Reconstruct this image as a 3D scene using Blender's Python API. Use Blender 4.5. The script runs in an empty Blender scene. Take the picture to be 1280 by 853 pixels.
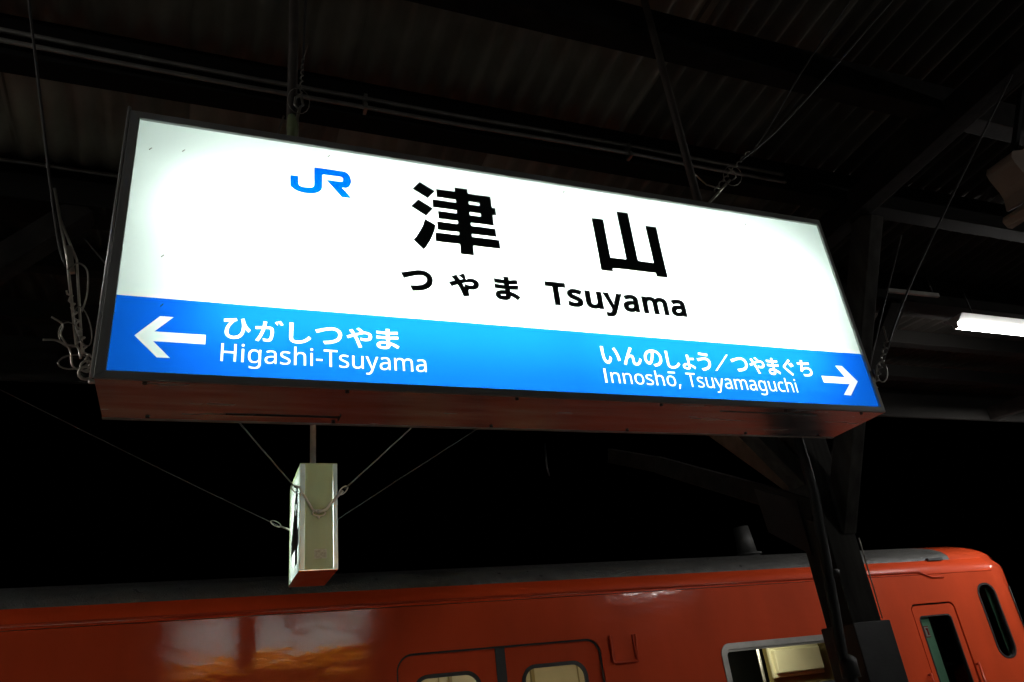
import bpy, math, random
from mathutils import Vector, Matrix
random.seed(7)
SC = bpy.context.scene
COL = SC.collection

# ------------------------------------------------------------------ camera
cam_data = bpy.data.cameras.new('camera')
cam_data.sensor_width = 36.0
cam_data.lens = 36.0 * 960.565 / 1280.0
cam_data.clip_start = 0.05
cam_data.clip_end = 2000.0
cam = bpy.data.objects.new('camera', cam_data)
COL.objects.link(cam)
RIGHT = Vector((0.9272165, -0.35794142, -0.11021566))
DOWN = Vector((0.06694219, 0.44793235, -0.89155782))
FWD = Vector((0.36849464, 0.81928905, 0.43929165))
M = Matrix.Identity(4)
for i in range(3):
    M[i][0] = RIGHT[i]; M[i][1] = -DOWN[i]; M[i][2] = -FWD[i]
M.translation = (0, 0, 1.6)
cam.matrix_world = M
SC.camera = cam

# ------------------------------------------------------------------ night sky, moon, exposure
world = bpy.data.worlds.new('World')
SC.world = world
world.use_nodes = True
wn = world.node_tree.nodes; wl = world.node_tree.links
bg = wn['Background']
sky = wn.new('ShaderNodeTexSky')
sky.sky_type = 'NISHITA'
sky.sun_disc = False
sky.sun_elevation = math.radians(-9)
sky.sun_rotation = math.radians(140)
wl.new(sky.outputs[0], bg.inputs[0])
bg.inputs[1].default_value = 0.05
sun = bpy.data.lights.new('moonlight', 'SUN')
sun.energy = 0.004
sun.angle = math.radians(0.5)
sun.color = (1.0, 0.97, 0.92)
sun_o = bpy.data.objects.new('moonlight', sun)
COL.objects.link(sun_o)
sun_o.rotation_euler = (math.radians(35), 0, math.radians(40))
SC.view_settings.view_transform = 'Standard'
SC.view_settings.look = 'None'
SC.view_settings.exposure = 0.0
SC.view_settings.gamma = 1.0
SC.view_settings.use_curve_mapping = False
SC.render.engine = 'CYCLES'
SC.cycles.use_denoising = True
SC.cycles.max_bounces = 8
SC.cycles.diffuse_bounces = 4
SC.cycles.glossy_bounces = 4
SC.cycles.transparent_max_bounces = 12
SC.cycles.sample_clamp_indirect = 6.0
SC.cycles.caustics_reflective = False
SC.cycles.caustics_refractive = False

LAMP = 250.0       # radiance of the bare platform tubes
TUBE = 78.0        # radiance of the tubes inside the station sign
SMALL = 45.0        # tubes inside the platform number sign
CARLAMP = 23.0      # lamps inside the railcar

# ------------------------------------------------------------------ materials
def mat(name, color=(.5, .5, .5), rough=.6, metal=0.0, coat=0.0, coat_rough=.1,
        var=0.0, vscale=3.0, stretch=(1, 1, 1), bump=0.0, bscale=20.0, bstretch=(1, 1, 1),
        rvar=0.0, spec=0.5, tint=None):
    m = bpy.data.materials.new(name); m.use_nodes = True
    nt = m.node_tree; n = nt.nodes; l = nt.links
    p = n['Principled BSDF']
    p.inputs['Base Color'].default_value = (*color, 1)
    p.inputs['Roughness'].default_value = rough
    p.inputs['Metallic'].default_value = metal
    p.inputs['Specular IOR Level'].default_value = spec
    p.inputs['Coat Weight'].default_value = coat
    p.inputs['Coat Roughness'].default_value = coat_rough
    tc = n.new('ShaderNodeTexCoord')
    def noise(scale, st, detail=6):
        mp = n.new('ShaderNodeMapping'); mp.inputs['Scale'].default_value = st
        l.new(tc.outputs['Object'], mp.inputs[0])
        t = n.new('ShaderNodeTexNoise'); t.inputs['Scale'].default_value = scale
        t.inputs['Detail'].default_value = detail
        l.new(mp.outputs[0], t.inputs['Vector'])
        return t
    if var or rvar:
        t = noise(vscale, stretch)
        r = n.new('ShaderNodeMapRange')
        r.inputs['From Min'].default_value = .3; r.inputs['From Max'].default_value = .7
        l.new(t.outputs['Fac'], r.inputs['Value'])
        if var:
            mx = n.new('ShaderNodeMix'); mx.data_type = 'RGBA'
            d = tint or tuple(c * (1 - var) for c in color)
            mx.inputs[6].default_value = (*d, 1)
            mx.inputs[7].default_value = (*[min(1, c * (1 + var * .6)) for c in color], 1)
            l.new(r.outputs[0], mx.inputs[0]); l.new(mx.outputs[2], p.inputs['Base Color'])
        if rvar:
            r2 = n.new('ShaderNodeMapRange')
            r2.inputs['To Min'].default_value = max(.02, rough - rvar); r2.inputs['To Max'].default_value = min(1, rough + rvar)
            l.new(r.outputs[0], r2.inputs['Value']); l.new(r2.outputs[0], p.inputs['Roughness'])
    if bump:
        t = noise(bscale, bstretch, 4)
        b = n.new('ShaderNodeBump'); b.inputs['Strength'].default_value = 1.0; b.inputs['Distance'].default_value = bump
        l.new(t.outputs['Fac'], b.inputs['Height']); l.new(b.outputs[0], p.inputs['Normal'])
        if coat: l.new(b.outputs[0], p.inputs['Coat Normal'])
    return m

def emit(name, color, strength):
    m = bpy.data.materials.new(name); m.use_nodes = True
    n = m.node_tree.nodes; l = m.node_tree.links
    n.remove(n['Principled BSDF'])
    e = n.new('ShaderNodeEmission'); e.inputs[0].default_value = (*color, 1); e.inputs[1].default_value = strength
    l.new(e.outputs[0], n['Material Output'].inputs[0])
    return m

def opal(name, color):
    """white acrylic lit from behind: light scatters through it"""
    m = bpy.data.materials.new(name); m.use_nodes = True
    n = m.node_tree.nodes; l = m.node_tree.links
    n.remove(n['Principled BSDF'])
    t = n.new('ShaderNodeBsdfTranslucent'); d = n.new('ShaderNodeBsdfDiffuse'); g = n.new('ShaderNodeBsdfGlossy')
    g.inputs['Roughness'].default_value = .12
    a = n.new('ShaderNodeMixShader'); b = n.new('ShaderNodeMixShader')
    fr = n.new('ShaderNodeFresnel'); fr.inputs[0].default_value = 1.49
    tc = n.new('ShaderNodeTexCoord'); no = n.new('ShaderNodeTexNoise'); no.inputs['Scale'].default_value = 2.2; no.inputs['Detail'].default_value = 8
    r = n.new('ShaderNodeMapRange'); r.inputs['From Min'].default_value = .3; r.inputs['From Max'].default_value = .7
    mx = n.new('ShaderNodeMix'); mx.data_type = 'RGBA'
    mx.inputs[6].default_value = (*[c * .93 for c in color], 1); mx.inputs[7].default_value = (*color, 1)
    l.new(tc.outputs['Object'], no.inputs['Vector']); l.new(no.outputs['Fac'], r.inputs['Value']); l.new(r.outputs[0], mx.inputs[0])
    l.new(mx.outputs[2], t.inputs[0]); l.new(mx.outputs[2], d.inputs[0])
    a.inputs[0].default_value = .45
    l.new(t.outputs[0], a.inputs[1]); l.new(d.outputs[0], a.inputs[2])
    l.new(fr.outputs[0], b.inputs[0]); l.new(a.outputs[0], b.inputs[1]); l.new(g.outputs[0], b.inputs[2])
    l.new(b.outputs[0], n['Material Output'].inputs[0])
    return m

def film(name, color):
    """translucent coloured foil: filters the light of the acrylic behind it"""
    m = bpy.data.materials.new(name); m.use_nodes = True
    n = m.node_tree.nodes; l = m.node_tree.links
    n.remove(n['Principled BSDF'])
    t = n.new('ShaderNodeBsdfTransparent'); t.inputs[0].default_value = (*color, 1)
    l.new(t.outputs[0], n['Material Output'].inputs[0])
    return m

def glass(name, tint=(.6, .65, .62), k=1.0):
    m = bpy.data.materials.new(name); m.use_nodes = True
    n = m.node_tree.nodes; l = m.node_tree.links
    n.remove(n['Principled BSDF'])
    t = n.new('ShaderNodeBsdfTransparent'); t.inputs[0].default_value = (*tint, 1)
    g = n.new('ShaderNodeBsdfGlossy'); g.inputs['Roughness'].default_value = .02
    fr = n.new('ShaderNodeFresnel'); fr.inputs[0].default_value = 1.45
    b = n.new('ShaderNodeMixShader')
    l.new(fr.outputs[0], b.inputs[0]); l.new(t.outputs[0], b.inputs[1]); l.new(g.outputs[0], b.inputs[2])
    l.new(b.outputs[0], n['Material Output'].inputs[0])
    return m

MT = {
 'alu': mat('anodised_aluminium', (.42, .42, .40), .42, .3, rvar=.08, vscale=6, var=.15),
 'under': mat('bare_aluminium_sheet', (.52, .62, .66), .22, .84, var=.22, vscale=2.5, stretch=(1, 9, 1), bump=.0006, bscale=7, bstretch=(.35, 6, 1), rvar=.07),
 'boxwhite': mat('white_inner_lining', (.62, .65, .635), .7),
 'opal': opal('opal_acrylic', (.73, .815, .775)),
 'tube': emit('sign_tube', (.93, 1.0, .96), TUBE),
 'blue': film('blue_foil', (.004, .105, .64)),
 'logoblue': film('logo_blue_foil', (.0, .085, .8)),
 'amber': film('amber_foil', (1.0, .26, .0)),
 'black': mat('black_foil', (.012, .022, .022), .45),
 'dirt': mat('dead_insect_brown', (.10, .08, .05), .8),
 'wood': mat('dark_stained_timber', (.019, .016, .014), .85, var=.45, vscale=9, bump=.002, bscale=30, spec=.15),
 'woodpost': mat('weathered_post_timber', (.055, .052, .047), .85, var=.5, vscale=14, stretch=(1, 1, .15), bump=.002, bscale=30, bstretch=(1, 1, .15), spec=.2),
 'woodlight': mat('brown_timber', (.16, .09, .055), .8, var=.4, vscale=12, bump=.002, bscale=30),
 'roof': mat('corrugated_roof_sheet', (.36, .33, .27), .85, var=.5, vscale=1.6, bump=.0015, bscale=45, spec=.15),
 'hanger': mat('brown_painted_pipe', (.11, .09, .075), .6, var=.3, vscale=10),
 'paper': mat('faded_label', (.42, .42, .30), .7, var=.35, vscale=90),
 'chrome': mat('highlight_bead_metal', (.9, .9, .88), .42, .85),
 'ventgrey': mat('sooty_vent_paint', (.04, .04, .038), .6, var=.3, vscale=12),
 'woodshade': mat('shade_dark_board', (.012, .011, .010), .9, spec=.1),  # canopy timber with shade painted in, near black close to the lamps
 'roofmid': mat('shade_mid_sheet', (.20, .18, .15), .85, var=.5, vscale=1.6, bump=.0015, bscale=45, spec=.15),  # middle tones of the painted fade into shade across the sheets
 'roofmid2': mat('shade_deep_sheet', (.10, .09, .075), .85, var=.5, vscale=1.6, bump=.0015, bscale=45, spec=.15),
 'roofdark': mat('shade_dark_sheet', (.035, .030, .026), .9, var=.5, vscale=1.6, bump=.0015, bscale=45, spec=.1),  # shade painted into the sheet colour, far slope and right columns
 'steel': mat('black_painted_steel', (.019, .019, .019), .45, var=.4, vscale=8, bump=.0008, bscale=40),
 'pvc': mat('grey_plastic_pipe', (.022, .022, .021), .65, var=.3, vscale=6),
 'conduit': mat('galvanised_conduit', (.36, .35, .32), .4, .7, var=.3, vscale=10),
 'wire': mat('galvanised_wire', (.40, .37, .32), .42, .85, var=.3, vscale=30),
 'wiredark': mat('shade_dark_wire', (.09, .085, .08), .6, .5),  # darker wire copy, dim light painted into the cable colour
 'wirebright': mat('bright_wire', (.70, .66, .58), .3, .9),
 'orange': mat('vermilion_train_paint', (.64, .068, .017), .6, coat=1.0, coat_rough=.085, spec=.1, var=.16, vscale=2.2, stretch=(1, 1, .35), bump=.0065, bscale=1.5, bstretch=(1, 1, 2.0)),
 'orangelip': mat('vermilion_lip_paint', (.50, .045, .009), .5, coat=.3, spec=.2),
 'orangecove': mat('vermilion_cove_paint', (.66, .062, .012), .6, coat=.2, coat_rough=.25, spec=.1, bump=.003, bscale=3),
 'trainroof': mat('coated_train_roof', (.095, .093, .088), .42, var=.35, vscale=14, bump=.006, bscale=70, rvar=.15),
 'gasket': mat('black_rubber', (.012, .012, .012), .5),
 'winframe': mat('satin_window_frame', (.52, .50, .46), .35, .85, var=.15, vscale=8),
 'glass': glass('window_glass', (.82, .84, .78)),
 'darkglass': glass('tinted_cab_glass', (.85, .9, .87)),
 'cream': mat('cream_melamine', (.62, .57, .34), .35, var=.08, vscale=4, coat=.4, coat_rough=.08),
 'creamhi': mat('pale_cream_plastic', (.78, .74, .50), .25, var=.06, vscale=3, coat=.6, coat_rough=.04),
 'creamceil': mat('ceiling_cream', (.66, .62, .42), .5),
 'olive': mat('olive_beige_panel', (.30, .24, .09), .4, coat=.3),
 'darkint': mat('dark_interior', (.012, .014, .013), .5),
 'green': mat('pale_green_cab_paint', (.34, .68, .46), .45, var=.1, vscale=6),
 'red': mat('red_print', (.45, .03, .03), .5),
 'white': mat('white_print', (.75, .73, .70), .5),
 'carlamp': emit('car_lamp', (1.0, .96, .78), CARLAMP),
 'boxpaint': mat('aged_cream_enamel', (.30, .36, .175), .45, var=.18, vscale=7, stretch=(1, 1, .35), bump=.0006, bscale=30),
 'boxstrip': mat('pale_aluminium_strip', (.55, .60, .58), .35, .5, var=.12, vscale=8),
 'boxunder': mat('number_sign_base_metal', (.55, .50, .45), .2, 1.0, var=.2, vscale=10, rvar=.08),
 'smalltube': emit('number_sign_tube', (.92, 1.0, .96), SMALL),
 'lampglow': emit('platform_tube', (1.0, .985, .95), LAMP),
 'lampglow_dim': emit('dim_platform_tube', (1.0, .985, .95), LAMP * .33),  # same tube at weaker output, so nearby timber and frame stay dark
 'lampbody': mat('white_lamp_housing', (.75, .75, .73), .4),
 'beige': mat('beige_loudspeaker_plastic', (.40, .29, .22), .6, var=.12, vscale=6),
 'asphalt': mat('platform_asphalt', (.20, .195, .185), .85, var=.3, vscale=8, bump=.003, bscale=90),
 'kerb': mat('platform_edge_concrete', (.32, .31, .28), .8, var=.25, vscale=6, bump=.002, bscale=50),
 'gravel': mat('ballast_gravel', (.11, .10, .09), .95, var=.6, vscale=60, bump=.02, bscale=60),
 'rust': mat('rusty_rail', (.10, .05, .03), .6, .4, var=.4, vscale=20),
}

# ------------------------------------------------------------------ helpers
def link(name, me, m, parent=None, loc=None):
    me.name = name
    if m is not None and not me.materials: me.materials.append(m)
    o = bpy.data.objects.new(name, me); COL.objects.link(o)
    if parent is not None: o.parent = parent
    if loc is not None: o.location = loc
    return o

def tag(o, label, cat, group=None):
    o['label'] = label; o['category'] = cat
    if group: o['group'] = group
    return o

def thing(name, loc, label, cat, group=None):
    o = bpy.data.objects.new(name, None); COL.objects.link(o); o.location = loc
    o.empty_display_size = .1
    return tag(o, label, cat, group)

def put(o, parent):
    """parent a world-built mesh to a thing standing elsewhere, keeping its place"""
    p = parent; off = Vector((0, 0, 0))
    while p is not None:
        off += p.location; p = p.parent
    o.parent = parent
    o.data.transform(Matrix.Translation(-off))
    return o

def smooth(pts, k=5):
    P = [Vector(p) for p in pts]; out = []
    for i in range(len(P) - 1):
        a = P[max(0, i - 1)]; b = P[i]; c = P[i + 1]; d = P[min(len(P) - 1, i + 2)]
        for j in range(k):
            t = j / k
            out.append(.5 * ((2 * b) + (c - a) * t + (2 * a - 5 * b + 4 * c - d) * t * t + (3 * b - a - 3 * c + d) * t ** 3))
    out.append(P[-1])
    return out

class MB:
    def __init__(s): s.v = []; s.f = []; s.sm = []
    def add(s, vs, fs, smooth=False):
        b = len(s.v); s.v += [tuple(v) for v in vs]
        for f in fs: s.f.append(tuple(b + i for i in f)); s.sm.append(smooth)
        return s
    def box(s, x0, x1, y0, y1, z0, z1):
        vs = [(x0,y0,z0),(x1,y0,z0),(x1,y1,z0),(x0,y1,z0),(x0,y0,z1),(x1,y0,z1),(x1,y1,z1),(x0,y1,z1)]
        return s.add(vs, [(0,3,2,1),(4,5,6,7),(0,1,5,4),(1,2,6,5),(2,3,7,6),(3,0,4,7)])
    def bar(s, a, b, w, h, up=(0, 0, 1)):
        """box section w (sideways) by h (upwards) from a to b"""
        a = Vector(a); b = Vector(b); d = (b - a).normalized(); u = Vector(up)
        r = d.cross(u)
        if r.length < 1e-4: r = d.cross(Vector((1, 0, 0)))
        r.normalize(); u = r.cross(d).normalized()
        vs = []
        for p in (a, b):
            for (i, j) in ((-1, -1), (1, -1), (1, 1), (-1, 1)):
                vs.append(p + r * (i * w / 2) + u * (j * h / 2))
        return s.add(vs, [(0,1,2,3),(7,6,5,4),(0,4,5,1),(1,5,6,2),(2,6,7,3),(3,7,4,0)])
    def tube(s, pts, r, n=8, cyc=False, taper=None):
        P = [Vector(p) for p in pts]; k = len(P); vs = []; fs = []
        prev = None
        for i, p in enumerate(P):
            if cyc: d = P[(i + 1) % k] - P[i - 1]
            elif i == 0: d = P[1] - P[0]
            elif i == k - 1: d = P[-1] - P[-2]
            else: d = (P[i + 1] - p).normalized() + (p - P[i - 1]).normalized()
            d.normalize()
            if prev is None:
                a = d.orthogonal().normalized()
            else:
                a = prev - d * prev.dot(d)
                a = a.normalized() if a.length > 1e-5 else d.orthogonal().normalized()
            prev = a; b = d.cross(a)
            rr = r if taper is None else r * taper[i]
            for j in range(n):
                t = 2 * math.pi * j / n
                vs.append(p + a * (math.cos(t) * rr) + b * (math.sin(t) * rr))
        m = k if cyc else k - 1
        for i in range(m):
            for j in range(n):
                i2 = (i + 1) % k
                fs.append((i * n + j, i * n + (j + 1) % n, i2 * n + (j + 1) % n, i2 * n + j))
        base = len(s.v)
        s.add(vs, fs, True)
        if not cyc:
            s.f.append(tuple(base + j for j in reversed(range(n)))); s.sm.append(False)
            s.f.append(tuple(base + (k - 1) * n + j for j in range(n))); s.sm.append(False)
        return s
    def build(s, name, m, parent=None, bevel=0.0):
        me = bpy.data.meshes.new(name); me.from_pydata(s.v, [], s.f); me.update()
        for p, q in zip(me.polygons, s.sm): p.use_smooth = q
        o = link(name, me, m)
        if parent is not None: put(o, parent)
        if bevel:
            b = o.modifiers.new('bevel', 'BEVEL'); b.width = bevel; b.segments = 2; b.limit_method = 'ANGLE'
        return o

def rrect(x0, x1, z0, z1, r, n=8):
    out = []
    for (cx, cz, a0) in ((x1 - r, z0 + r, -90), (x1 - r, z1 - r, 0), (x0 + r, z1 - r, 90), (x0 + r, z0 + r, 180)):
        for i in range(n + 1):
            t = math.radians(a0 + 90 * i / n)
            out.append((cx + r * math.cos(t), cz + r * math.sin(t)))
    return out

def rect(x0, x1, z0, z1): return [(x0, z0), (x1, z0), (x1, z1), (x0, z1)]

def plate(name, loops, y, thick, m, parent=None, flip=False, bevel=0.0, res_holes=True):
    """flat sheet in the X-Z plane with holes, front face at y, thickness going to +y"""
    c = bpy.data.curves.new(name, 'CURVE'); c.dimensions = '2D'; c.fill_mode = 'BOTH'
    c.extrude = thick / 2
    for L in loops:
        sp = c.splines.new('POLY'); sp.points.add(len(L) - 1); sp.use_cyclic_u = True
        for i, p in enumerate(L): sp.points[i].co = (p[0], p[1], 0, 1)
    o = bpy.data.objects.new(name, c)
    me = bpy.data.meshes.new_from_object(o)
    bpy.data.objects.remove(o); bpy.data.curves.remove(c)
    for v in me.vertices:
        x, z, d = v.co
        v.co = (x, y + thick / 2 - d, z)
    me.materials.clear()
    for p in me.polygons: p.use_smooth = False
    me.update()
    o = link(name, me, m)
    if parent is not None: put(o, parent)
    return o

def structure(o): o['kind'] = 'structure'; return o

GLYPH = {
 'kana_black': [
  "7921,3701 7815,3713 7716,3705 7615,3685 7290,3591 7209,3574 7289,3388 7494,3468 7604,3503 7714,3530 7812,3541 7872,3533 7917,3513 7948,3486 7967,3450 7974,3408 7953,3324 7895,3261 7800,3213 7673,3183 7456,3165 7535,2986 7751,3013 7911,3063 8042,3142 8130,3258 8162,3404 8144,3511 8093,3600 8016,3663",
  "9161,3716 9106,3752 8970,3670 9141,3546 9186,3582 8996,3533 8905,3682 8725,3622 8829,3493 8840,3476 8712,3434 8641,3418 8722,3268 8912,3345 8960,3250 9017,3113 9072,2945 9251,2986 9151,3235 9067,3406 9156,3436 9219,3454 9275,3465 9324,3469 9364,3465 9391,3456 9407,3444 9416,3431 9418,3417 9414,3396 9405,3380 9388,3366 9359,3355 9313,3350 9238,3360 9131,3395 9124,3241 9246,3212 9320,3207 9413,3216 9490,3244 9548,3289 9582,3349 9592,3415 9580,3479 9543,3534 9486,3576 9412,3602 9303,3604 9198,3535",
  "9254,3595 9412,3592 9326,3610",
  "10598,3796 10401,3796 10411,3698 10411,3679 10198,3691 10097,3704 10099,3551 10410,3532 10410,3490 10194,3501 10092,3513 10094,3358 10413,3342 10415,3309 10375,3310 10284,3303 10207,3281 10144,3245 10103,3193 10089,3131 10102,3067 10141,3015 10201,2981 10277,2961 10368,2955 10449,2963 10515,2988 10563,3026 10590,3074 10595,3115 10639,3095 10729,3040 10809,2981 10910,3118 10779,3202 10714,3235 10639,3264 10589,3280 10585,3347 10870,3369 10872,3523 10582,3495 10582,3537 10862,3559 10864,3711 10584,3684 10587,3738",
  "10320,3163 10420,3163 10420,3142 10417,3123 10411,3115 10402,3110 10358,3103 10311,3107 10282,3113 10268,3122 10263,3127 10262,3133 10263,3138 10270,3145 10289,3155",
 ],
 'kana_left': [
  "3014,1608 3000,1677 2916,1654 2937,1590 2953,1441 2942,1319 2905,1229 2845,1173 2759,1154 2718,1158 2681,1171 2652,1195 2632,1231 2625,1281 2637,1366 2667,1442 2708,1506 2749,1556 2787,1588 2831,1601 2806,1674 2713,1653 2527,1635 2506,1636 2513,1549 2662,1567 2605,1487 2573,1422 2550,1349 2541,1268 2552,1199 2582,1144 2629,1103 2689,1079 2759,1071 2871,1092 2951,1149 2999,1233 3021,1334 3021,1382 3012,1406 3079,1319 3113,1281 3166,1353 3102,1420 3061,1483 3033,1547",
  "3900,1684 3839,1661 3913,1547 3973,1572 3931,1641",
  "3835,1634 3819,1656 3758,1633 3814,1547 3847,1511 3810,1557 3733,1527 3823,1518",
  "3567,1632 3474,1642 3466,1541 3456,1489 3275,1482 3285,1399 3440,1418 3400,1299 3369,1224 3331,1153 3283,1080 3364,1049 3412,1132 3450,1212 3506,1366 3523,1425 3617,1428 3635,1423 3647,1413 3656,1394 3659,1364 3654,1273 3638,1189 3617,1144 3597,1131 3542,1131 3468,1147 3481,1066 3578,1054 3606,1055 3634,1062 3658,1073 3679,1092 3695,1117 3712,1159 3724,1209 3738,1318 3739,1372 3733,1423 3714,1459 3685,1483 3648,1496 3540,1496",
  "4235,1660 4124,1661 4133,1579 4125,1224 4135,1162 4163,1115 4208,1082 4265,1064 4332,1058 4432,1068 4515,1095 4584,1132 4637,1175 4683,1224 4620,1289 4574,1235 4529,1197 4476,1166 4412,1145 4335,1137 4294,1140 4262,1150 4238,1167 4222,1194 4216,1232 4231,1634",
  "5324,1598 5244,1607 5168,1601 5089,1586 4826,1512 4793,1505 4834,1412 4976,1466 5066,1494 5158,1516 5242,1525 5298,1518 5342,1499 5374,1472 5394,1435 5401,1394 5381,1315 5326,1257 5241,1216 5135,1191 4995,1179 5035,1091 5187,1110 5311,1148 5409,1206 5474,1287 5497,1391 5484,1467 5448,1526 5393,1571",
  "5948,1660 5884,1619 6013,1516 6009,1530 5849,1477 5777,1601 5688,1570 5774,1447 5644,1401 5617,1395 5658,1318 5807,1382 5857,1281 5920,1108 5939,1047 6030,1068 5934,1311 5883,1414 5980,1450 6078,1474 6120,1478 6158,1474 6186,1464 6205,1449 6217,1432 6220,1411 6217,1386 6205,1364 6184,1347 6154,1335 6090,1332 6026,1345 5991,1357 5988,1282 6064,1264 6117,1260 6185,1267 6239,1287 6277,1320 6300,1360 6307,1408 6299,1454 6275,1492 6236,1521 6184,1540 6122,1547 6065,1545 6079,1559 5999,1624",
  "6800,1682 6691,1682 6697,1628 6697,1588 6488,1599 6431,1606 6433,1530 6696,1516 6696,1438 6486,1447 6427,1454 6428,1377 6698,1366 6701,1293 6641,1295 6570,1290 6509,1274 6464,1249 6435,1215 6424,1174 6434,1133 6461,1100 6504,1076 6563,1062 6634,1058 6698,1064 6746,1081 6779,1106 6797,1136 6803,1168 6802,1197 6877,1167 6956,1120 7002,1088 7058,1159 6969,1212 6916,1237 6856,1260 6797,1276 6792,1368 7035,1386 7036,1462 6791,1441 6791,1519 7028,1536 7029,1612 6791,1591",
  "6704,1221 6705,1182 6701,1159 6690,1146 6674,1137 6626,1130 6582,1133 6552,1140 6532,1150 6522,1162 6519,1177 6522,1191 6536,1204 6558,1215 6591,1223",
 ],
 'kana_right': [
  "13467,1631 13362,1633 13371,1549 13380,1334 13398,1224 13427,1142 13465,1085 13510,1052 13558,1041 13594,1048 13627,1069 13658,1106 13687,1160 13719,1239 13650,1318 13630,1250 13613,1206 13594,1172 13575,1151 13558,1144 13535,1152 13512,1177 13491,1221 13475,1280 13461,1433 13464,1603",
  "13910,1538 13865,1611 13780,1581 13830,1505 13864,1429 13891,1346 13910,1259 13925,1155 14011,1191 13997,1286 13976,1375 13946,1460",
  "14486,1632 14398,1669 14216,1309 14159,1187 14110,1071 14196,1042 14247,1189 14280,1251 14304,1282 14332,1306 14362,1323 14393,1329 14418,1323 14432,1303 14437,1149 14443,1120 14455,1092 14477,1068 14510,1052 14554,1046 14616,1056 14668,1084 14710,1128 14743,1186 14772,1261 14705,1316 14686,1253 14664,1206 14637,1166 14603,1139 14562,1129 14535,1135 14519,1154 14513,1307 14507,1340 14494,1369 14474,1389 14447,1401 14417,1405 14370,1398 14319,1377 14354,1411",
  "15333,1630 15228,1645 15117,1628 15020,1582 14945,1511 14895,1423 14877,1323 14886,1251 14908,1192 14941,1147 14982,1118 15028,1107 15075,1118 15117,1149 15156,1199 15189,1267 15232,1397 15265,1562 15322,1549 15377,1517 15416,1473 15441,1418 15449,1355 15439,1287 15410,1232 15369,1190 15318,1159 15212,1132 15177,1129 15229,1049 15340,1075 15424,1119 15486,1181 15524,1260 15537,1353 15523,1445 15483,1525 15419,1589",
  "15113,1541 15176,1559 15146,1411 15112,1306 15088,1256 15066,1224 15046,1206 15030,1202 15013,1206 14996,1219 14979,1243 14967,1279 14963,1328 14973,1388 15003,1448 15049,1501",
  "15785,1629 15687,1630 15695,1547 15688,1188 15697,1124 15722,1077 15762,1044 15813,1026 15873,1020 15961,1030 16036,1057 16097,1094 16144,1138 16185,1187 16129,1253 16088,1199 16049,1161 16001,1129 15944,1108 15874,1100 15839,1103 15810,1113 15788,1130 15774,1157 15769,1195 15781,1602",
  "16559,1544 16471,1544 16483,1236 16445,1237 16386,1233 16338,1219 16301,1197 16279,1166 16271,1129 16279,1091 16302,1060 16338,1040 16383,1027 16436,1022 16483,1028 16519,1041 16544,1064 16558,1090 16562,1120 16561,1153 16623,1121 16684,1077 16718,1048 16759,1112 16688,1165 16647,1187 16602,1207 16558,1221 16553,1366 16748,1377 16747,1444 16553,1431",
  "16486,1174 16485,1121 16477,1106 16466,1097 16451,1090 16430,1088 16398,1090 16374,1096 16355,1106 16345,1118 16343,1131 16346,1146 16359,1159 16378,1169 16406,1175",
  "17248,1482 17185,1490 17081,1480 16902,1443 16875,1440 16902,1344 17042,1391 17129,1407 17178,1409 17218,1404 17251,1390 17275,1371 17290,1344 17295,1313 17281,1243 17242,1188 17179,1144 17095,1113 16976,1090 17024,1011 17144,1038 17240,1080 17316,1139 17365,1216 17383,1310 17373,1373 17346,1423 17303,1461",
  "16981,1666 16968,1585 17243,1552 17312,1547 17324,1629 17192,1637 17119,1644",
  "17498,1039 17560,1040 18151,1659 18089,1658",
  "18701,1584 18627,1593 18557,1587 18483,1571 18237,1495 18206,1488 18245,1393 18377,1448 18461,1477 18547,1499 18626,1508 18678,1501 18719,1482 18749,1453 18768,1416 18774,1374 18756,1293 18705,1233 18625,1191 18526,1165 18396,1153 18433,1062 18574,1082 18689,1120 18781,1180 18841,1264 18863,1371 18851,1449 18818,1510 18766,1557",
  "19246,1643 19188,1603 19304,1498 19300,1513 19158,1460 19094,1585 19015,1553 19091,1429 18976,1383 18952,1377 18987,1299 19121,1364 19165,1261 19222,1088 19239,1026 19319,1048 19233,1293 19188,1396 19275,1432 19362,1457 19400,1460 19434,1456 19459,1446 19476,1432 19486,1413 19489,1393 19486,1368 19475,1346 19457,1329 19430,1317 19373,1314 19316,1327 19285,1339 19282,1263 19349,1245 19397,1241 19457,1248 19505,1268 19539,1300 19559,1342 19566,1390 19558,1436 19537,1474 19502,1505 19457,1523 19402,1530 19349,1528 19363,1542 19290,1608",
  "19976,1651 19893,1651 19898,1556 19734,1567 19690,1573 19691,1497 19897,1483 19897,1404 19732,1413 19687,1419 19688,1343 19899,1331 19901,1257 19853,1259 19797,1254 19751,1238 19715,1213 19693,1178 19684,1137 19692,1094 19713,1061 19747,1038 19792,1024 19848,1019 19897,1025 19935,1042 19960,1067 19974,1098 19979,1131 19978,1161 20038,1128 20101,1082 20135,1050 20179,1121 20109,1176 20068,1200 20020,1224 19974,1240 19971,1333 20160,1351 20161,1428 19969,1407 19969,1487 20155,1504 20156,1580 19970,1558",
  "19903,1184 19901,1123 19892,1108 19880,1099 19841,1092 19807,1095 19782,1102 19767,1113 19759,1126 19757,1140 19760,1154 19769,1167 19787,1178 19813,1186",
  "20712,1594 20643,1655 20600,1601 20368,1399 20350,1370 20348,1340 20363,1309 20647,1048 20662,1031 20726,1090 20444,1338 20435,1357 20462,1386",
  "20744,1523 20688,1497 20759,1381 20814,1406 20774,1478",
  "20664,1492 20610,1468 20678,1348 20734,1373",
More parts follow.
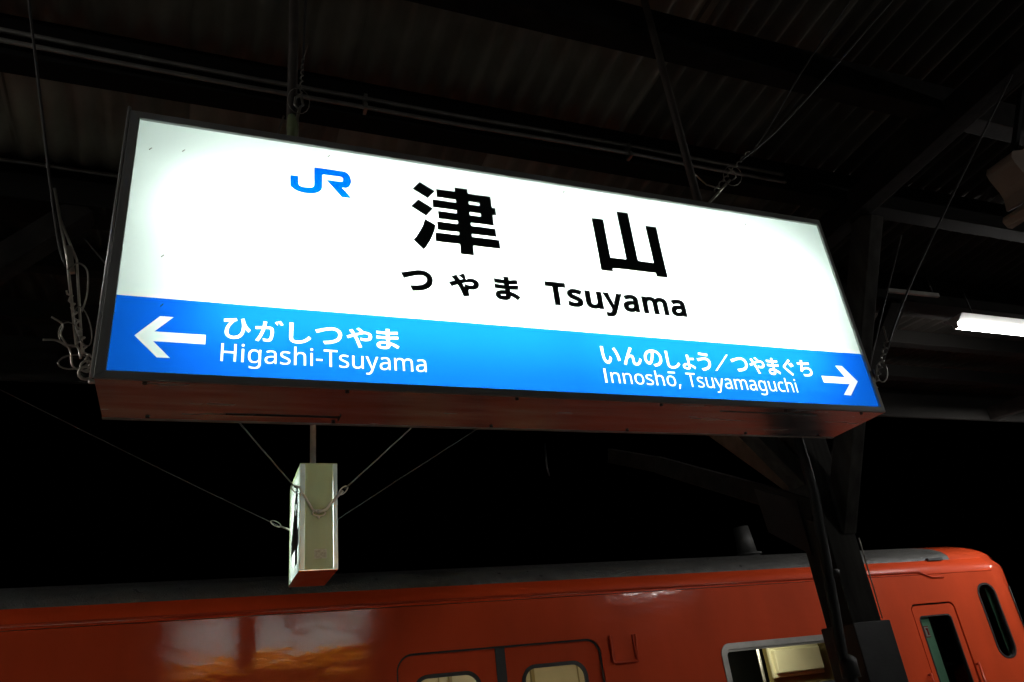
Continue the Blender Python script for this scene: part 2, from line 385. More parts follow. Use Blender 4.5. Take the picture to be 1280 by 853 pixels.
  "21261,1649 21168,1654 21166,1585 21160,1547 21043,1556 21004,1561 21005,1484 21143,1475 21102,1334 21056,1227 21133,1201 21159,1240 21191,1269 21228,1292 21272,1309 21319,1319 21369,1322 21414,1317 21448,1306 21471,1288 21486,1264 21490,1239 21473,1185 21427,1148 21355,1127 21265,1120 21148,1129 21169,1050 21306,1045 21415,1060 21500,1097 21555,1157 21575,1239 21566,1291 21540,1332 21499,1364 21443,1384 21376,1391 21329,1389 21285,1382 21241,1370 21191,1348 21223,1477 21461,1498 21526,1508 21525,1585 21397,1564 21239,1550",
 ],
 'latin_black': [
  "12239,2957 12239,3614 12492,3614 12492,3783 11788,3783 11788,3614 12042,3614 12042,2957",
  "12805,2948 12851,2954 12892,2963 12930,2977 12964,2995 12996,3019 13020,3047 13037,3080 13048,3116 13050,3176 13033,3234 12995,3280 12943,3315 12818,3365 12717,3411 12712,3420 12711,3425 12721,3436 12739,3442 12768,3447 12835,3444 12984,3404 13054,3551 12971,3583 12867,3605 12753,3607 12674,3594 12638,3580 12605,3563 12575,3542 12551,3516 12534,3486 12523,3454 12520,3418 12524,3375 12540,3336 12565,3303 12614,3266 12825,3178 12855,3156 12859,3148 12856,3133 12851,3126 12838,3117 12809,3110 12763,3107 12688,3115 12521,3169 12521,2997 12584,2971 12684,2950",
  "13447,2947 13500,2955 13574,2981 13591,2992 13595,2957 13762,2957 13762,3598 13568,3598 13566,3233 13555,3177 13547,3159 13526,3131 13492,3115 13436,3109 13398,3113 13375,3123 13361,3137 13350,3161 13345,3200 13345,3598 13150,3598 13152,3148 13160,3106 13174,3069 13194,3034 13221,3006 13252,2984 13288,2966 13329,2955 13373,2948",
  "13996,2710 14037,2717 14072,2729 14104,2745 14133,2767 14175,2816 14211,2875 14514,3598 14305,3598 14168,3254 14158,3147 14005,3598 13795,3598 14060,2999 14012,2903 13988,2880 13969,2873 13943,2870 13829,2880 13829,2719",
  "14774,2947 14835,2955 14886,2973 14924,2998 14936,2957 15092,2957 15089,3419 15082,3458 15068,3494 15048,3526 15022,3552 14991,3573 14956,3589 14916,3600 14872,3606 14798,3607 14699,3593 14555,3542 14622,3393 14741,3436 14803,3447 14853,3444 14874,3436 14887,3425 14898,3388 14899,3376 14781,3371 14727,3364 14677,3353 14633,3338 14595,3318 14562,3294 14535,3264 14517,3230 14506,3194 14502,3155 14505,3116 14513,3081 14527,3048 14548,3020 14574,2996 14603,2978 14636,2963 14704,2948",
  "14751,3107 14729,3112 14714,3119 14706,3128 14701,3142 14702,3165 14710,3184 14725,3200 14756,3212 14818,3223 14898,3226 14897,3196 14885,3160 14865,3136 14830,3118 14789,3108",
  "15432,2957 15432,3287 15438,3351 15452,3398 15470,3424 15499,3439 15548,3446 15581,3441 15600,3432 15613,3419 15623,3395 15628,3356 15628,2957 15821,2957 15821,3305 15826,3362 15841,3403 15860,3426 15890,3440 15938,3446 15971,3441 15990,3432 16003,3419 16013,3395 16017,3356 16017,2957 16210,2957 16208,3406 16201,3448 16188,3485 16170,3519 16146,3548 16115,3571 16081,3587 16043,3600 16002,3607 15956,3609 15902,3605 15849,3592 15799,3570 15760,3541 15732,3567 15684,3591 15628,3605 15566,3609 15491,3600 15421,3572 15383,3534 15411,3541 15404,3598 15238,3598 15238,2957",
  "16585,2947 16645,2955 16696,2973 16734,2998 16746,2957 16902,2957 16899,3419 16892,3458 16878,3494 16858,3526 16833,3552 16801,3573 16766,3589 16726,3600 16682,3606 16608,3607 16509,3593 16365,3542 16432,3393 16551,3436 16613,3447 16663,3444 16684,3436 16697,3425 16708,3388 16709,3376 16591,3371 16537,3364 16488,3353 16443,3338 16405,3318 16372,3294 16345,3264 16327,3230 16316,3194 16312,3155 16315,3116 16323,3081 16337,3048 16358,3020 16384,2996 16414,2978 16446,2963 16514,2948",
  "16561,3107 16539,3112 16524,3119 16516,3128 16511,3142 16512,3165 16520,3184 16535,3200 16566,3212 16628,3223 16708,3226 16707,3196 16695,3160 16675,3136 16641,3118 16599,3108",
 ],
 'latin_left': [
  "2540,433 2540,665 2788,665 2788,433 2847,433 2847,929 2788,929 2788,719 2540,719 2540,929 2481,929 2481,433",
  "3005,868 3028,882 3034,900 3033,921 3024,936 3011,944 2990,944 2976,936 2968,921 2967,900 2972,881 2985,872",
  "3029,433 3029,805 2971,805 2971,433",
  "3312,267 3366,280 3386,291 3403,306 3418,323 3428,344 3441,395 3442,805 3396,805 3389,755 3347,792 3324,803 3286,811 3246,810 3221,803 3200,794 3181,778 3163,760 3139,712 3126,653 3126,583 3139,523 3163,476 3181,458 3200,443 3221,434 3245,428 3300,428 3326,435 3348,446 3367,462 3383,481 3381,385 3376,369 3359,344 3334,325 3303,316 3254,317 3199,326 3153,345 3153,289 3173,281 3223,269 3282,266",
  "3263,476 3232,489 3209,512 3193,546 3185,591 3185,643 3193,689 3200,708 3220,738 3246,756 3280,761 3319,756 3349,740 3370,713 3382,673 3386,618 3382,555 3377,536 3361,505 3336,485 3302,476",
  "3662,426 3692,431 3716,441 3736,454 3766,486 3780,433 3822,433 3821,712 3817,733 3802,768 3777,793 3741,806 3680,811 3627,802 3571,780 3589,734 3636,754 3679,763 3716,760 3737,751 3754,736 3765,698 3765,657 3670,652 3615,641 3573,622 3546,594 3533,557 3533,515 3544,479 3564,452 3593,436 3626,427",
  "3647,475 3627,479 3610,489 3598,503 3592,523 3593,549 3600,572 3617,591 3630,598 3685,611 3765,615 3764,560 3754,526 3735,501 3708,483 3676,475",
  "4050,427 4094,436 4130,453 4155,480 4167,515 4168,547 4160,576 4143,599 4119,619 4047,650 3980,686 3969,706 3968,725 3974,739 3987,750 4005,759 4029,762 4074,760 4141,739 4161,787 4141,795 4084,810 4023,811 3982,803 3949,787 3925,763 3914,731 3914,691 3921,672 3931,656 3954,636 4078,577 4104,555 4112,535 4109,512 4099,496 4083,483 4059,477 4026,474 3976,480 3913,504 3913,449 3930,441 3984,428",
  "4315,433 4315,625 4318,673 4329,711 4348,739 4378,756 4421,761 4450,758 4472,747 4489,729 4499,704 4502,671 4502,433 4559,433 4558,703 4547,747 4526,779 4495,799 4453,810 4414,811 4375,802 4352,791 4333,774 4317,754 4315,961 4257,961 4257,433",
  "4706,868 4729,882 4735,900 4734,921 4725,936 4712,944 4691,944 4677,936 4669,921 4668,900 4673,881 4686,872",
  "4730,433 4730,805 4672,805 4672,433",
  "4977,592 4977,646 4815,646 4815,592",
  "5221,433 5221,875 5370,875 5370,929 5012,929 5012,875 5161,875 5161,433",
  "5551,427 5595,436 5630,453 5655,480 5667,515 5668,547 5660,576 5644,599 5619,619 5548,650 5481,686 5469,706 5469,725 5475,739 5488,750 5506,759 5530,762 5575,760 5642,739 5662,787 5642,795 5585,810 5524,811 5483,803 5450,787 5426,763 5414,731 5415,691 5422,672 5432,656 5455,636 5579,577 5605,555 5613,535 5610,512 5600,496 5584,483 5560,477 5527,474 5477,480 5413,504 5413,449 5430,441 5484,428",
  "5898,426 5924,431 5961,446 5981,461 5999,482 6010,433 6057,433 6057,805 6000,805 5999,587 5991,544 5985,526 5966,498 5935,481 5893,476 5864,479 5841,490 5825,508 5815,533 5812,565 5812,805 5753,805 5755,534 5766,490 5786,458 5818,438 5860,427",
  "6192,267 6226,277 6253,297 6276,325 6294,361 6457,805 6395,805 6322,594 6290,491 6178,805 6117,805 6261,431 6226,350 6204,327 6185,317 6162,315 6123,319 6123,271",
  "6620,426 6650,431 6674,441 6693,454 6724,486 6738,433 6780,433 6779,712 6775,733 6760,768 6735,793 6698,806 6637,811 6584,802 6529,780 6547,734 6594,754 6637,763 6674,760 6695,751 6711,736 6723,698 6723,657 6628,652 6572,641 6531,622 6504,594 6491,557 6491,515 6501,479 6522,452 6550,436 6584,427",
  "6605,475 6585,479 6568,489 6556,503 6550,523 6550,549 6559,572 6575,591 6588,598 6643,611 6723,615 6721,560 6712,526 6693,501 6666,483 6634,475",
  "6951,433 6951,626 6954,674 6964,712 6981,739 7009,756 7047,761 7074,758 7096,747 7110,729 7119,705 7122,672 7122,433 7179,433 7179,638 7183,682 7193,716 7202,730 7225,751 7258,760 7304,758 7325,747 7340,729 7348,705 7351,672 7351,433 7408,433 7407,703 7397,748 7378,780 7349,800 7311,811 7260,809 7233,802 7209,790 7189,772 7172,750 7137,790 7116,802 7089,809 7058,812 7021,807 6986,792 6968,775 6952,754 6939,805 6893,805 6893,433",
  "7626,426 7655,431 7679,441 7699,454 7729,486 7743,433 7785,433 7784,712 7780,733 7765,768 7740,793 7704,806 7643,811 7590,802 7534,780 7552,734 7600,754 7643,763 7680,760 7700,751 7717,736 7728,698 7729,657 7633,652 7578,641 7537,622 7510,594 7497,557 7496,515 7507,479 7527,452 7556,436 7589,427",
  "7610,475 7591,479 7573,489 7561,503 7555,523 7556,549 7564,572 7580,591 7594,598 7648,611 7728,615 7727,560 7718,526 7698,501 7671,483 7639,475",
 ],
 'latin_right': [
  "13619,408 13620,613 13627,654 13643,685 13667,707 13704,718 13757,716 13780,705 13796,688 13807,664 13810,633 13810,408 13867,408 13865,663 13861,685 13846,721 13820,746 13783,760 13736,765 13696,760 13659,745 13638,730 13620,709 13608,758 13562,758 13562,408",
  "14040,408 14041,613 14048,654 14063,686 14088,707 14124,718 14177,716 14200,705 14217,688 14228,664 14231,633 14231,408 14287,408 14286,663 14282,685 14267,721 14240,746 14203,760 14157,765 14117,760 14079,745 14059,730 14041,709 14029,758 13982,758 13982,408",
  "14606,409 14630,419 14653,432 14672,449 14689,470 14701,494 14710,521 14717,584 14710,647 14696,682 14677,711 14652,735 14622,751 14588,761 14551,765 14493,757 14469,748 14447,735 14428,718 14411,698 14399,674 14390,647 14382,584 14390,520 14405,485 14424,456 14448,432 14479,415 14512,405 14549,402",
  "14528,448 14493,460 14468,484 14451,518 14443,560 14443,608 14451,650 14458,668 14478,696 14509,713 14549,719 14589,713 14621,696 14642,668 14654,630 14658,584 14654,537 14649,518 14632,484 14606,460 14571,448",
  "14931,403 14975,411 15011,427 15036,452 15048,485 15049,515 15041,542 15025,564 15000,582 14859,646 14847,665 14847,684 14854,697 14866,708 14885,716 14909,720 14955,718 15022,698 15042,742 15022,749 14965,763 14903,764 14862,756 14828,741 14804,719 14793,689 14794,652 14800,634 14811,619 14833,600 14959,544 14986,524 14994,505 14991,481 14981,466 14964,454 14939,448 14907,446 14856,451 14792,473 14792,424 14809,416 14863,404",
  "15198,408 15198,589 15201,635 15212,671 15221,686 15246,707 15282,718 15336,716 15359,705 15375,688 15386,664 15389,633 15389,408 15446,408 15444,662 15440,685 15425,721 15398,745 15361,759 15299,764 15260,755 15237,745 15217,729 15199,710 15198,906 15141,906 15141,408",
  "15764,409 15788,419 15811,432 15830,449 15847,470 15859,494 15868,521 15876,584 15868,647 15854,682 15835,711 15810,735 15780,751 15746,761 15709,765 15652,757 15627,748 15605,735 15586,718 15569,698 15557,674 15548,647 15541,584 15549,520 15563,485 15582,456 15607,432 15637,415 15670,405 15707,402",
  "15686,448 15652,460 15626,484 15609,518 15601,560 15601,608 15609,650 15616,668 15637,696 15668,713 15707,719 15747,713 15779,696 15800,668 15812,630 15816,584 15812,537 15807,518 15790,484 15764,460 15730,448",
  "15985,323 16043,476 16039,482 15976,482 15943,323",
  "13340,408 13417,408 13417,876 13340,876",
  "15641,851 15905,851 15905,903 15641,903",
  "16496,415 16496,845 16642,845 16642,896 16294,896 16294,845 16440,845 16440,415",
  "16819,409 16862,418 16896,435 16920,460 16932,494 16933,526 16925,553 16910,575 16886,594 16750,660 16739,679 16738,699 16745,712 16757,724 16775,732 16798,736 16842,734 16908,713 16926,759 16908,766 16852,780 16793,781 16753,773 16721,758 16698,735 16687,704 16687,666 16694,647 16704,632 16726,612 16847,555 16873,533 16880,515 16878,491 16868,475 16852,463 16828,456 16796,454 16747,460 16686,482 16686,431 16702,424 16755,410",
  "17158,409 17183,413 17219,427 17238,443 17256,464 17267,415 17312,415 17312,775 17257,775 17256,564 17249,522 17243,504 17224,477 17194,460 17152,455 17124,459 17102,470 17086,487 17076,512 17073,543 17073,775 17018,775 17019,513 17023,490 17038,453 17063,428 17098,413",
  "17444,254 17477,264 17503,283 17525,310 17543,345 17701,775 17642,775 17571,571 17540,470 17430,775 17372,775 17513,412 17478,333 17456,310 17438,301 17415,299 17378,303 17378,258",
  "17862,409 17890,413 17913,423 17933,436 17963,468 17977,415 18017,415 18015,685 18012,706 17997,740 17973,764 17938,777 17878,781 17827,772 17774,751 17791,708 17836,728 17878,736 17915,733 17935,724 17951,709 17962,672 17963,631 17869,627 17815,616 17775,598 17749,570 17737,535 17736,494 17747,459 17766,434 17794,418 17827,409",
  "17847,454 17827,459 17810,468 17798,483 17793,502 17793,528 17802,550 17817,568 17829,576 17884,589 17962,592 17961,538 17952,504 17933,480 17906,463 17875,455",
  "18183,415 18183,602 18186,649 18196,686 18213,713 18241,729 18278,735 18304,731 18326,720 18339,703 18349,679 18352,647 18352,415 18406,415 18406,614 18409,657 18420,690 18428,704 18451,724 18483,733 18528,731 18549,720 18564,703 18572,679 18575,647 18575,415 18629,415 18628,677 18618,721 18600,751 18572,771 18535,781 18486,780 18460,773 18436,761 18417,744 18399,721 18365,761 18344,772 18319,780 18288,782 18252,777 18219,763 18201,747 18185,725 18172,775 18128,775 18128,415",
  "18842,409 18871,413 18894,423 18913,436 18943,468 18957,415 18997,415 18996,685 18992,706 18978,740 18953,764 18918,777 18859,781 18807,772 18754,751 18771,708 18816,728 18858,736 18895,733 18915,724 18932,709 18942,672 18943,631 18849,627 18795,616 18756,598 18729,570 18717,535 18716,494 18727,459 18747,434 18774,418 18807,409",
  "18827,454 18807,459 18790,468 18778,483 18773,502 18773,528 18782,550 18797,568 18809,576 18864,589 18942,592 18941,538 18932,504 18913,480 18887,463 18855,455",
  "19299,259 19343,277 19359,292 19383,329 19396,379 19397,775 19353,775 19346,726 19304,763 19282,773 19245,782 19206,780 19182,774 19162,764 19143,750 19127,732 19103,686 19090,628 19090,560 19103,502 19127,457 19143,440 19162,425 19182,416 19206,410 19259,410 19285,417 19306,427 19324,443 19342,463 19339,368 19334,352 19317,327 19293,309 19263,300 19215,300 19160,309 19116,327 19116,275 19136,267 19185,256 19241,252",
  "19223,456 19193,468 19170,491 19154,525 19146,569 19146,619 19154,664 19161,682 19180,711 19206,729 19239,735 19277,730 19307,714 19328,687 19340,648 19344,595 19340,533 19335,514 19319,484 19295,465 19261,456",
  "19647,409 19673,413 19709,427 19728,443 19746,464 19757,415 19802,415 19802,775 19747,775 19746,564 19739,522 19733,504 19714,477 19683,460 19642,455 19614,459 19592,470 19576,487 19566,512 19563,543 19563,775 19507,775 19509,513 19513,490 19527,453 19553,428 19588,413",
  "20098,412 20145,428 20145,478 20088,459 20036,459 20018,463 19990,480 19969,508 19957,546 19953,594 19957,644 19970,683 19991,710 20021,727 20066,732 20133,716 20150,763 20101,779 20041,781 20007,775 19976,762 19949,744 19927,718 19911,684 19900,642 19897,593 19900,546 19910,505 19925,472 19947,447 19974,428 20004,415 20037,409",
  "20286,415 20286,601 20289,648 20299,685 20318,712 20348,729 20390,735 20418,731 20441,720 20457,702 20467,678 20470,646 20470,415 20524,415 20523,677 20519,699 20504,737 20479,762 20443,776 20383,781 20346,772 20323,762 20304,746 20288,725 20286,927 20231,927 20231,415",
  "20668,839 20690,852 20695,868 20694,889 20686,903 20673,910 20653,910 20641,903 20633,889 20631,868 20637,851 20649,842",
  "20690,415 20690,775 20636,775 20636,415",
 ],
 'kanji': [
  "7731,6666 8193,6390 8436,6696 7965,6965",
  "7646,5993 8098,5706 8340,6012 7882,6284",
  "8049,5581 7997,5412 7948,5272 7893,5171 7821,5029 7750,4900 7650,4759 7948,4456 8048,4587 8138,4747 8219,4908 8280,5048 8349,5229 8383,5392",
  "9109,6787 8491,6787 8491,6482 9109,6482 9109,6361 8347,6361 8347,6073 9109,6073 9109,5947 8491,5947 8491,5667 9109,5667 9109,5542 8434,5542 8434,5242 9109,5242 9109,5130 8347,5130 8347,4804 9109,4804 9109,4450 9535,4450 9535,4804 10436,4804 10436,5130 9535,5130 9535,5242 10351,5242 10351,5542 9535,5542 9535,5667 10309,5667 10309,6073 10436,6073 10436,6361 10309,6361 10309,6787 9535,6787 9535,6956 9109,6956",
  "9535,6482 9900,6482 9900,6361 9535,6361",
  "9535,6073 9900,6073 9900,5947 9535,5947",
  "13927,4440 14369,4440 14369,4577 16035,4577 16035,4440 16473,4440 16473,6511 16035,6511 16035,4986 15420,4986 15420,6947 14971,6947 14971,4986 14369,4986 14369,6511 13927,6511",
 ],
 'logo': [
  "4074,6190 4081,6149 4104,6110 4148,6071 4202,6036 4277,6002 4363,5976 4470,5959 4556,5960 4663,5973 4749,5993 4837,6030 4914,6099 4958,6164 4975,6237 4980,6679 4995,6719 5030,6726 5502,6740 5555,6726 5585,6692 5594,6650 5587,6596 5563,6559 5522,6543 5106,6542 5545,5992 5833,5992 5558,6332 5667,6346 5726,6376 5773,6422 5808,6492 5833,6582 5834,6655 5803,6793 5746,6891 5653,6947 5573,6952 4752,6944 4753,6311 4747,6253 4723,6219 4679,6192 4616,6177 4553,6168 4469,6164 4407,6172 4345,6190 4316,6215 4300,6257 4292,6336 4288,6535 4068,6531",
 ],
 'arrow_left': [
  "497,997 1017,1573 1330,1572 927,1138 2104,1134 2106,870 922,869 1333,439 1037,437",
 ],
 'arrow_right': [
  "21928,1101 22981,1103 22710,1534 23014,1542 23527,970 22989,409 22679,420 23103,848 21951,849",
 ],
 'four': [
  "5761,10000 0,3663 0,2007 5513,2007 5513,0 8323,0 8323,2007 10000,2007 10000,4092 8323,4092 8323,10000",
  "5548,7625 6640,7626 6145,6998 3491,4092 5513,4092",
  "6786,7851 6852,7960 6721,7729",
 ],
}

def glyph(key, ox, oz):
    out = []
    for l in GLYPH[key]:
        out.append([(ox + int(a) / 10000., oz + int(b) / 10000.) for a, b in (p.split(',') for p in l.split())])
    return out

def split(loops, gap=.002):
    """one list of outlines per character (outlines that share a stretch of x belong together)"""
    b = sorted(([min(p[0] for p in l), max(p[0] for p in l), [l]] for l in loops), key=lambda t: t[0])
    out = [b[0]]
    for t in b[1:]:
        if t[0] < out[-1][1] + gap - .002: out[-1][1] = max(out[-1][1], t[1]); out[-1][2] += t[2]
        else: out.append(t)
    return [t[2] for t in out]

# ------------------------------------------------------------------ setting
structure(MB().box(-300, 300, -300, 300, -1.6, -1.12).build('ground', MT['gravel']))
pl = structure(MB().box(-40, 40, -3.5, 5.55, -1.1, 0.0).build('platform', MT['asphalt']))
edge = MB()
for i in range(40):
    x = -18 + i * .9
    edge = MB().box(x + .004, x + .896, 5.555, 6.0, -.35, .012)
    o = edge.build('edge_slab', MT['kerb'], pl, bevel=.006)
structure(MB().box(-40, 40, 5.60, 5.95, -1.1, -.36).build('platform_wall', MT['kerb']))

# ------------------------------------------------------------------ station name sign
SY = 1.85; X0 = -0.2131; Z0 = 2.4323; W = 2.410; H = 0.7697; DEP = 0.244
sign = thing('station_sign', (0.99, SY + DEP / 2, 2.41), 'big illuminated station name sign, white with a blue band, hung under the canopy', 'station sign')
XL, XR, ZBt, ZTp = X0 - .0245, X0 + W + .0145, Z0 - .0205, Z0 + H + .0235
YF = SY - .012; YB = SY + DEP + .0
plate('acrylic_panel', [rect(X0 - .01, X0 + W + .008, Z0 - .01, Z0 + H + .01)], SY, 0, MT['opal'], sign)
band = [rect(X0 - .009, X0 + W + .007, Z0 - .009, Z0 + .2084)]
for k in ('kana_left', 'latin_left', 'arrow_left', 'kana_right', 'latin_right', 'arrow_right'): band += glyph(k, X0, Z0)
o = plate('blue_band', band, SY - .0015, 0, MT['blue'], sign)
o['label'] = 'blue band with white arrows and the next stations cut out: Higashi-Tsuyama, Innosho, Tsuyamaguchi'
plate('logo', glyph('logo', X0, Z0), SY - .0015, 0, MT['logoblue'], sign)
for nm, key in (('kanji_character', 'kanji'), ('kana_character', 'kana_black'), ('letter', 'latin_black')):
    for ls in split(glyph(key, X0, Z0)): plate(nm, ls, SY - .003, .001, MT['black'], sign)
# frame: four mitred aluminium profiles round the face
def miter(a0, a1, b0, b1, y0, y1):
    """prism between outer edge a0-a1 and inner edge b0-b1 (x,z)"""
    vs = [(p[0], y, p[1]) for y in (y0, y1) for p in (a0, a1, b1, b0)]
    return MB().add(vs, [(0,1,2,3),(7,6,5,4),(0,4,5,1),(1,5,6,2),(2,6,7,3),(3,7,4,0)])
oc = [(XL, ZBt), (XR, ZBt), (XR, ZTp), (XL, ZTp)]
ic = [(X0, Z0), (X0 + W, Z0), (X0 + W, Z0 + H), (X0, Z0 + H)]
for i in range(4):
    j = (i + 1) % 4
    miter(oc[i], oc[j], ic[i], ic[j], YF, YF + .010).build('face_frame', MT['alu'], sign, bevel=.0015)
    miter(oc[i], oc[j], ic[i], ic[j], YB + .001, YB + .012).build('back_frame', MT['alu'], sign)
MB().tube([(XL - .0045, YF + .003, ZBt + .001), (XL - .0045, YF + .003, ZTp + .012)], .0042, 10).build('highlight_bead', MT['chrome'], sign)  # bead added on the left edge only, to catch a bright highlight
for x in (-.13, .35, .83, 1.31, 1.79, 2.12):
    for y in (YF + .022, YB - .016):
        MB().tube([(x, y, ZBt + .0008), (x, y, ZBt - .0022)], .0055, 8).build('screw', MT['steel'], sign)
MB().box(.36, .363, YB - .07, YB - .03, ZBt - .0012, ZBt + .0008).build('seam', MT['steel'], sign)
MB().box(.06, .36, YB - .052, YB - .049, ZBt - .0015, ZBt + .0008).build('seam', MT['steel'], sign)
MB().box(1.55, 1.95, YF + .052, YF + .054, ZBt - .001, ZBt + .0008).build('seam', MT['boxstrip'], sign)
# casing: top, bottom, two ends, white inside
MB().box(XL + .001, XR - .001, YF + .011, YB, ZBt + .001, ZBt + .006).build('base_plate', MT['under'], sign)
MB().box(XL + .001, XR - .001, YF + .011, YB, ZTp - .006, ZTp - .001).build('top_plate', MT['alu'], sign)
MB().box(XL + .001, XL + .006, YF + .011, YB, ZBt + .0065, ZTp - .0065).build('end_plate', MT['alu'], sign)
MB().box(XR - .006, XR - .001, YF + .011, YB, ZBt + .0065, ZTp - .0065).build('end_plate', MT['alu'], sign)
lin = MB()
a, b, c, d, e, f = XL + .008, XR - .008, SY + .003, SY + DEP - .004, ZBt + .009, ZTp - .009
lin.add([(a,c,e),(b,c,e),(b,d,e),(a,d,e),(a,c,f),(b,c,f),(b,d,f),(a,d,f)], [(0,1,2,3),(4,7,6,5),(0,3,7,4),(1,5,6,2)])
lin.build('lining', MT['boxwhite'], sign)
ty = SY + DEP / 2
for (z, xa, xb) in ((Z0 + .19, .20, 1.22), (Z0 + .19, 1.26, 2.26), (Z0 + .50, .14, 1.22), (Z0 + .50, 1.26, 2.30)):
    MB().tube([(X0 + xa, ty, z), (X0 + xb, ty, z)], .016, 10).build('tube_lamp', MT['tube'], sign)
plate('back_panel', [rect(X0 - .01, X0 + W + .008, Z0 - .01, Z0 + H + .01)], SY + DEP, 0, MT['opal'], sign)
plate('reflection_band', [rect(X0 - .009, X0 + W + .007, Z0 - .009, Z0 + .2084)], SY + DEP + .0015, 0, MT['amber'], sign)  # amber added on the unseen back to colour its reflection in the train
mir = [[(2 * (X0 + W / 2) - x, z) for x, z in L] for L in glyph('kanji', X0, Z0)]
for ls in split(mir): plate('back_character', ls, SY + DEP + .003, .001, MT['black'], sign)
for x in (.207, 1.757):
    MB().tube([(x, 1.97, ZTp - .001), (x, 1.97, 4.55)], .0165, 14).build('hanger_pipe', MT['hanger'], sign)
    MB().box(x - .045, x + .045, 1.93, 2.01, ZTp, ZTp + .012).tube([(x, 1.97, ZTp + .012), (x, 1.97, ZTp + .07)], .024, 12).build('hanger_flange', MT['steel'], sign)
MB().box(XR - .0005, XR + .006, SY - .02, SY + .03, Z0 + .115, Z0 + .14).build('latch', MT['steel'], sign)
for (u, v) in ((.032, .672), (.115, .682), (.515, .742), (1.30, .742), (.10, .185), (.30, .60), (2.05, .72), (.26, .45), (.09, .33), (1.02, .205)):
    MB().tube([(X0 + u, SY - .002, Z0 + v), (X0 + u + .006, SY - .002, Z0 + v + .007)], .0011, 5).build('dirt_mark', MT['dirt'], sign)

# ------------------------------------------------------------------ platform number sign
NX0, NX1, NY0, NY1, NZ0, NZ1 = .474, .657, 3.80, 4.215, 2.337, 2.856
num = thing('number_sign', ((NX0 + NX1) / 2, (NY0 + NY1) / 2, NZ0), 'small illuminated box sign with a black figure 4, hanging below the big sign', 'platform sign')
t = .02
MB().box(NX0 + .026, NX1 - .022, NY0, NY0 + .004, NZ0, NZ1).build('end_panel', MT['boxpaint'], num)
MB().box(NX0 + .001, NX0 + .025, NY0 - .003, NY0 + .012, NZ0, NZ1).build('corner_strip', MT['boxstrip'], num, bevel=.001)
MB().box(NX1 - .021, NX1, NY0 - .003, NY0 + .012, NZ0, NZ1).build('corner_strip', MT['boxstrip'], num, bevel=.001)
MB().box(NX0 + .001, NX1, NY1 - .004, NY1, NZ0, NZ1).build('end_panel', MT['boxpaint'], num)
MB().box(NX0 + .001, NX1, NY0, NY1, NZ0 - .004, NZ0 - .0005).build('base_plate', MT['boxunder'], num)
MB().box(NX0 + .001, NX1, NY0, NY1, NZ1 + .0005, NZ1 + .004).build('top_plate', MT['boxpaint'], num)
def yzplate(name, loops, x, m, parent):
    """sheet facing -X; loops in (right, up) as read from the left: right is -Y"""
    o = plate(name, loops, 0, 0, m)
    for v in o.data.vertices:
        u, _, z = v.co
        v.co = (x, NY1 - u, z)
    o.data.update(); put(o, parent)
    return o
ND = NY1 - NY0
yzplate('acrylic_panel', [rect(.003, ND - .012, NZ0 + .002, NZ1 - .002)], NX0 + .004, MT['opal'], num)
yzplate('acrylic_panel', [rect(.005, ND - .013, NZ0 + .002, NZ1 - .002)], NX1 - .001, MT['opal'], num)
dig = [[(.085 + p[0] * .30, NZ0 + .05 + p[1] * .395) for p in L] for L in glyph('four', 0, 0)]
yzplate('digit', dig, NX0 + .0015, MT['black'], num)
for x in ((NX0 + NX1) / 2,):
    MB().tube([(x, NY0 + .16, NZ0 + .04), (x, NY0 + .16, NZ1 - .04)], .013, 8).build('tube_lamp', MT['smalltube'], num)
    MB().tube([(x, NY0 + .30, NZ0 + .04), (x, NY0 + .30, NZ1 - .04)], .013, 8).build('tube_lamp', MT['smalltube'], num)
MB().tube([(.5655, 4.0, NZ1 + .004), (.5655, 4.0, 4.25)], .016, 10).build('hanger_pole', MT['conduit'], num)
MB().box(.545, .603, NY0 - .0015, NY0, NZ0 + .05, NZ0 + .095).build('type_label', MT['paper'], num)

# ------------------------------------------------------------------ wires
def ring(c, r, n=14, ax=(0, 1, 0), sx=1.0, sz=1.0, tilt=0.0):
    a = Vector(ax).normalized(); u = a.orthogonal().normalized(); v = a.cross(u)
    if abs(a.y) > .9: u = Vector((1, 0, 0)); v = Vector((0, 0, 1))
    ct, st = math.cos(tilt), math.sin(tilt)
    return [Vector(c) + u * (r * (sx * math.cos(q) * ct - sz * math.sin(q) * st)) + v * (r * (sx * math.cos(q) * st + sz * math.sin(q) * ct)) for q in [2 * math.pi * i / n for i in range(n)]]

def wire_thing(pts, r, label, group='guy wires steadying the hanging signs', extras=(), m='wiredark', name='guy_wire'):
    w = thing(name, pts[0], label, 'wire', group)
    MB().tube(smooth(pts) if len(pts) > 2 else pts, r, 6).build('cable', MT[m], w)
    for (nm, mb, mm) in extras: mb.build(nm, MT[mm], w)
    return w

def twist(a, b, amp, turns, n=40):
    a = Vector(a); b = Vector(b); d = (b - a).normalized(); u = d.orthogonal().normalized(); v = d.cross(u)
    return [a.lerp(b, i / n) + u * (amp * math.cos(2 * math.pi * turns * i / n)) + v * (amp * math.sin(2 * math.pi * turns * i / n)) for i in range(n + 1)]

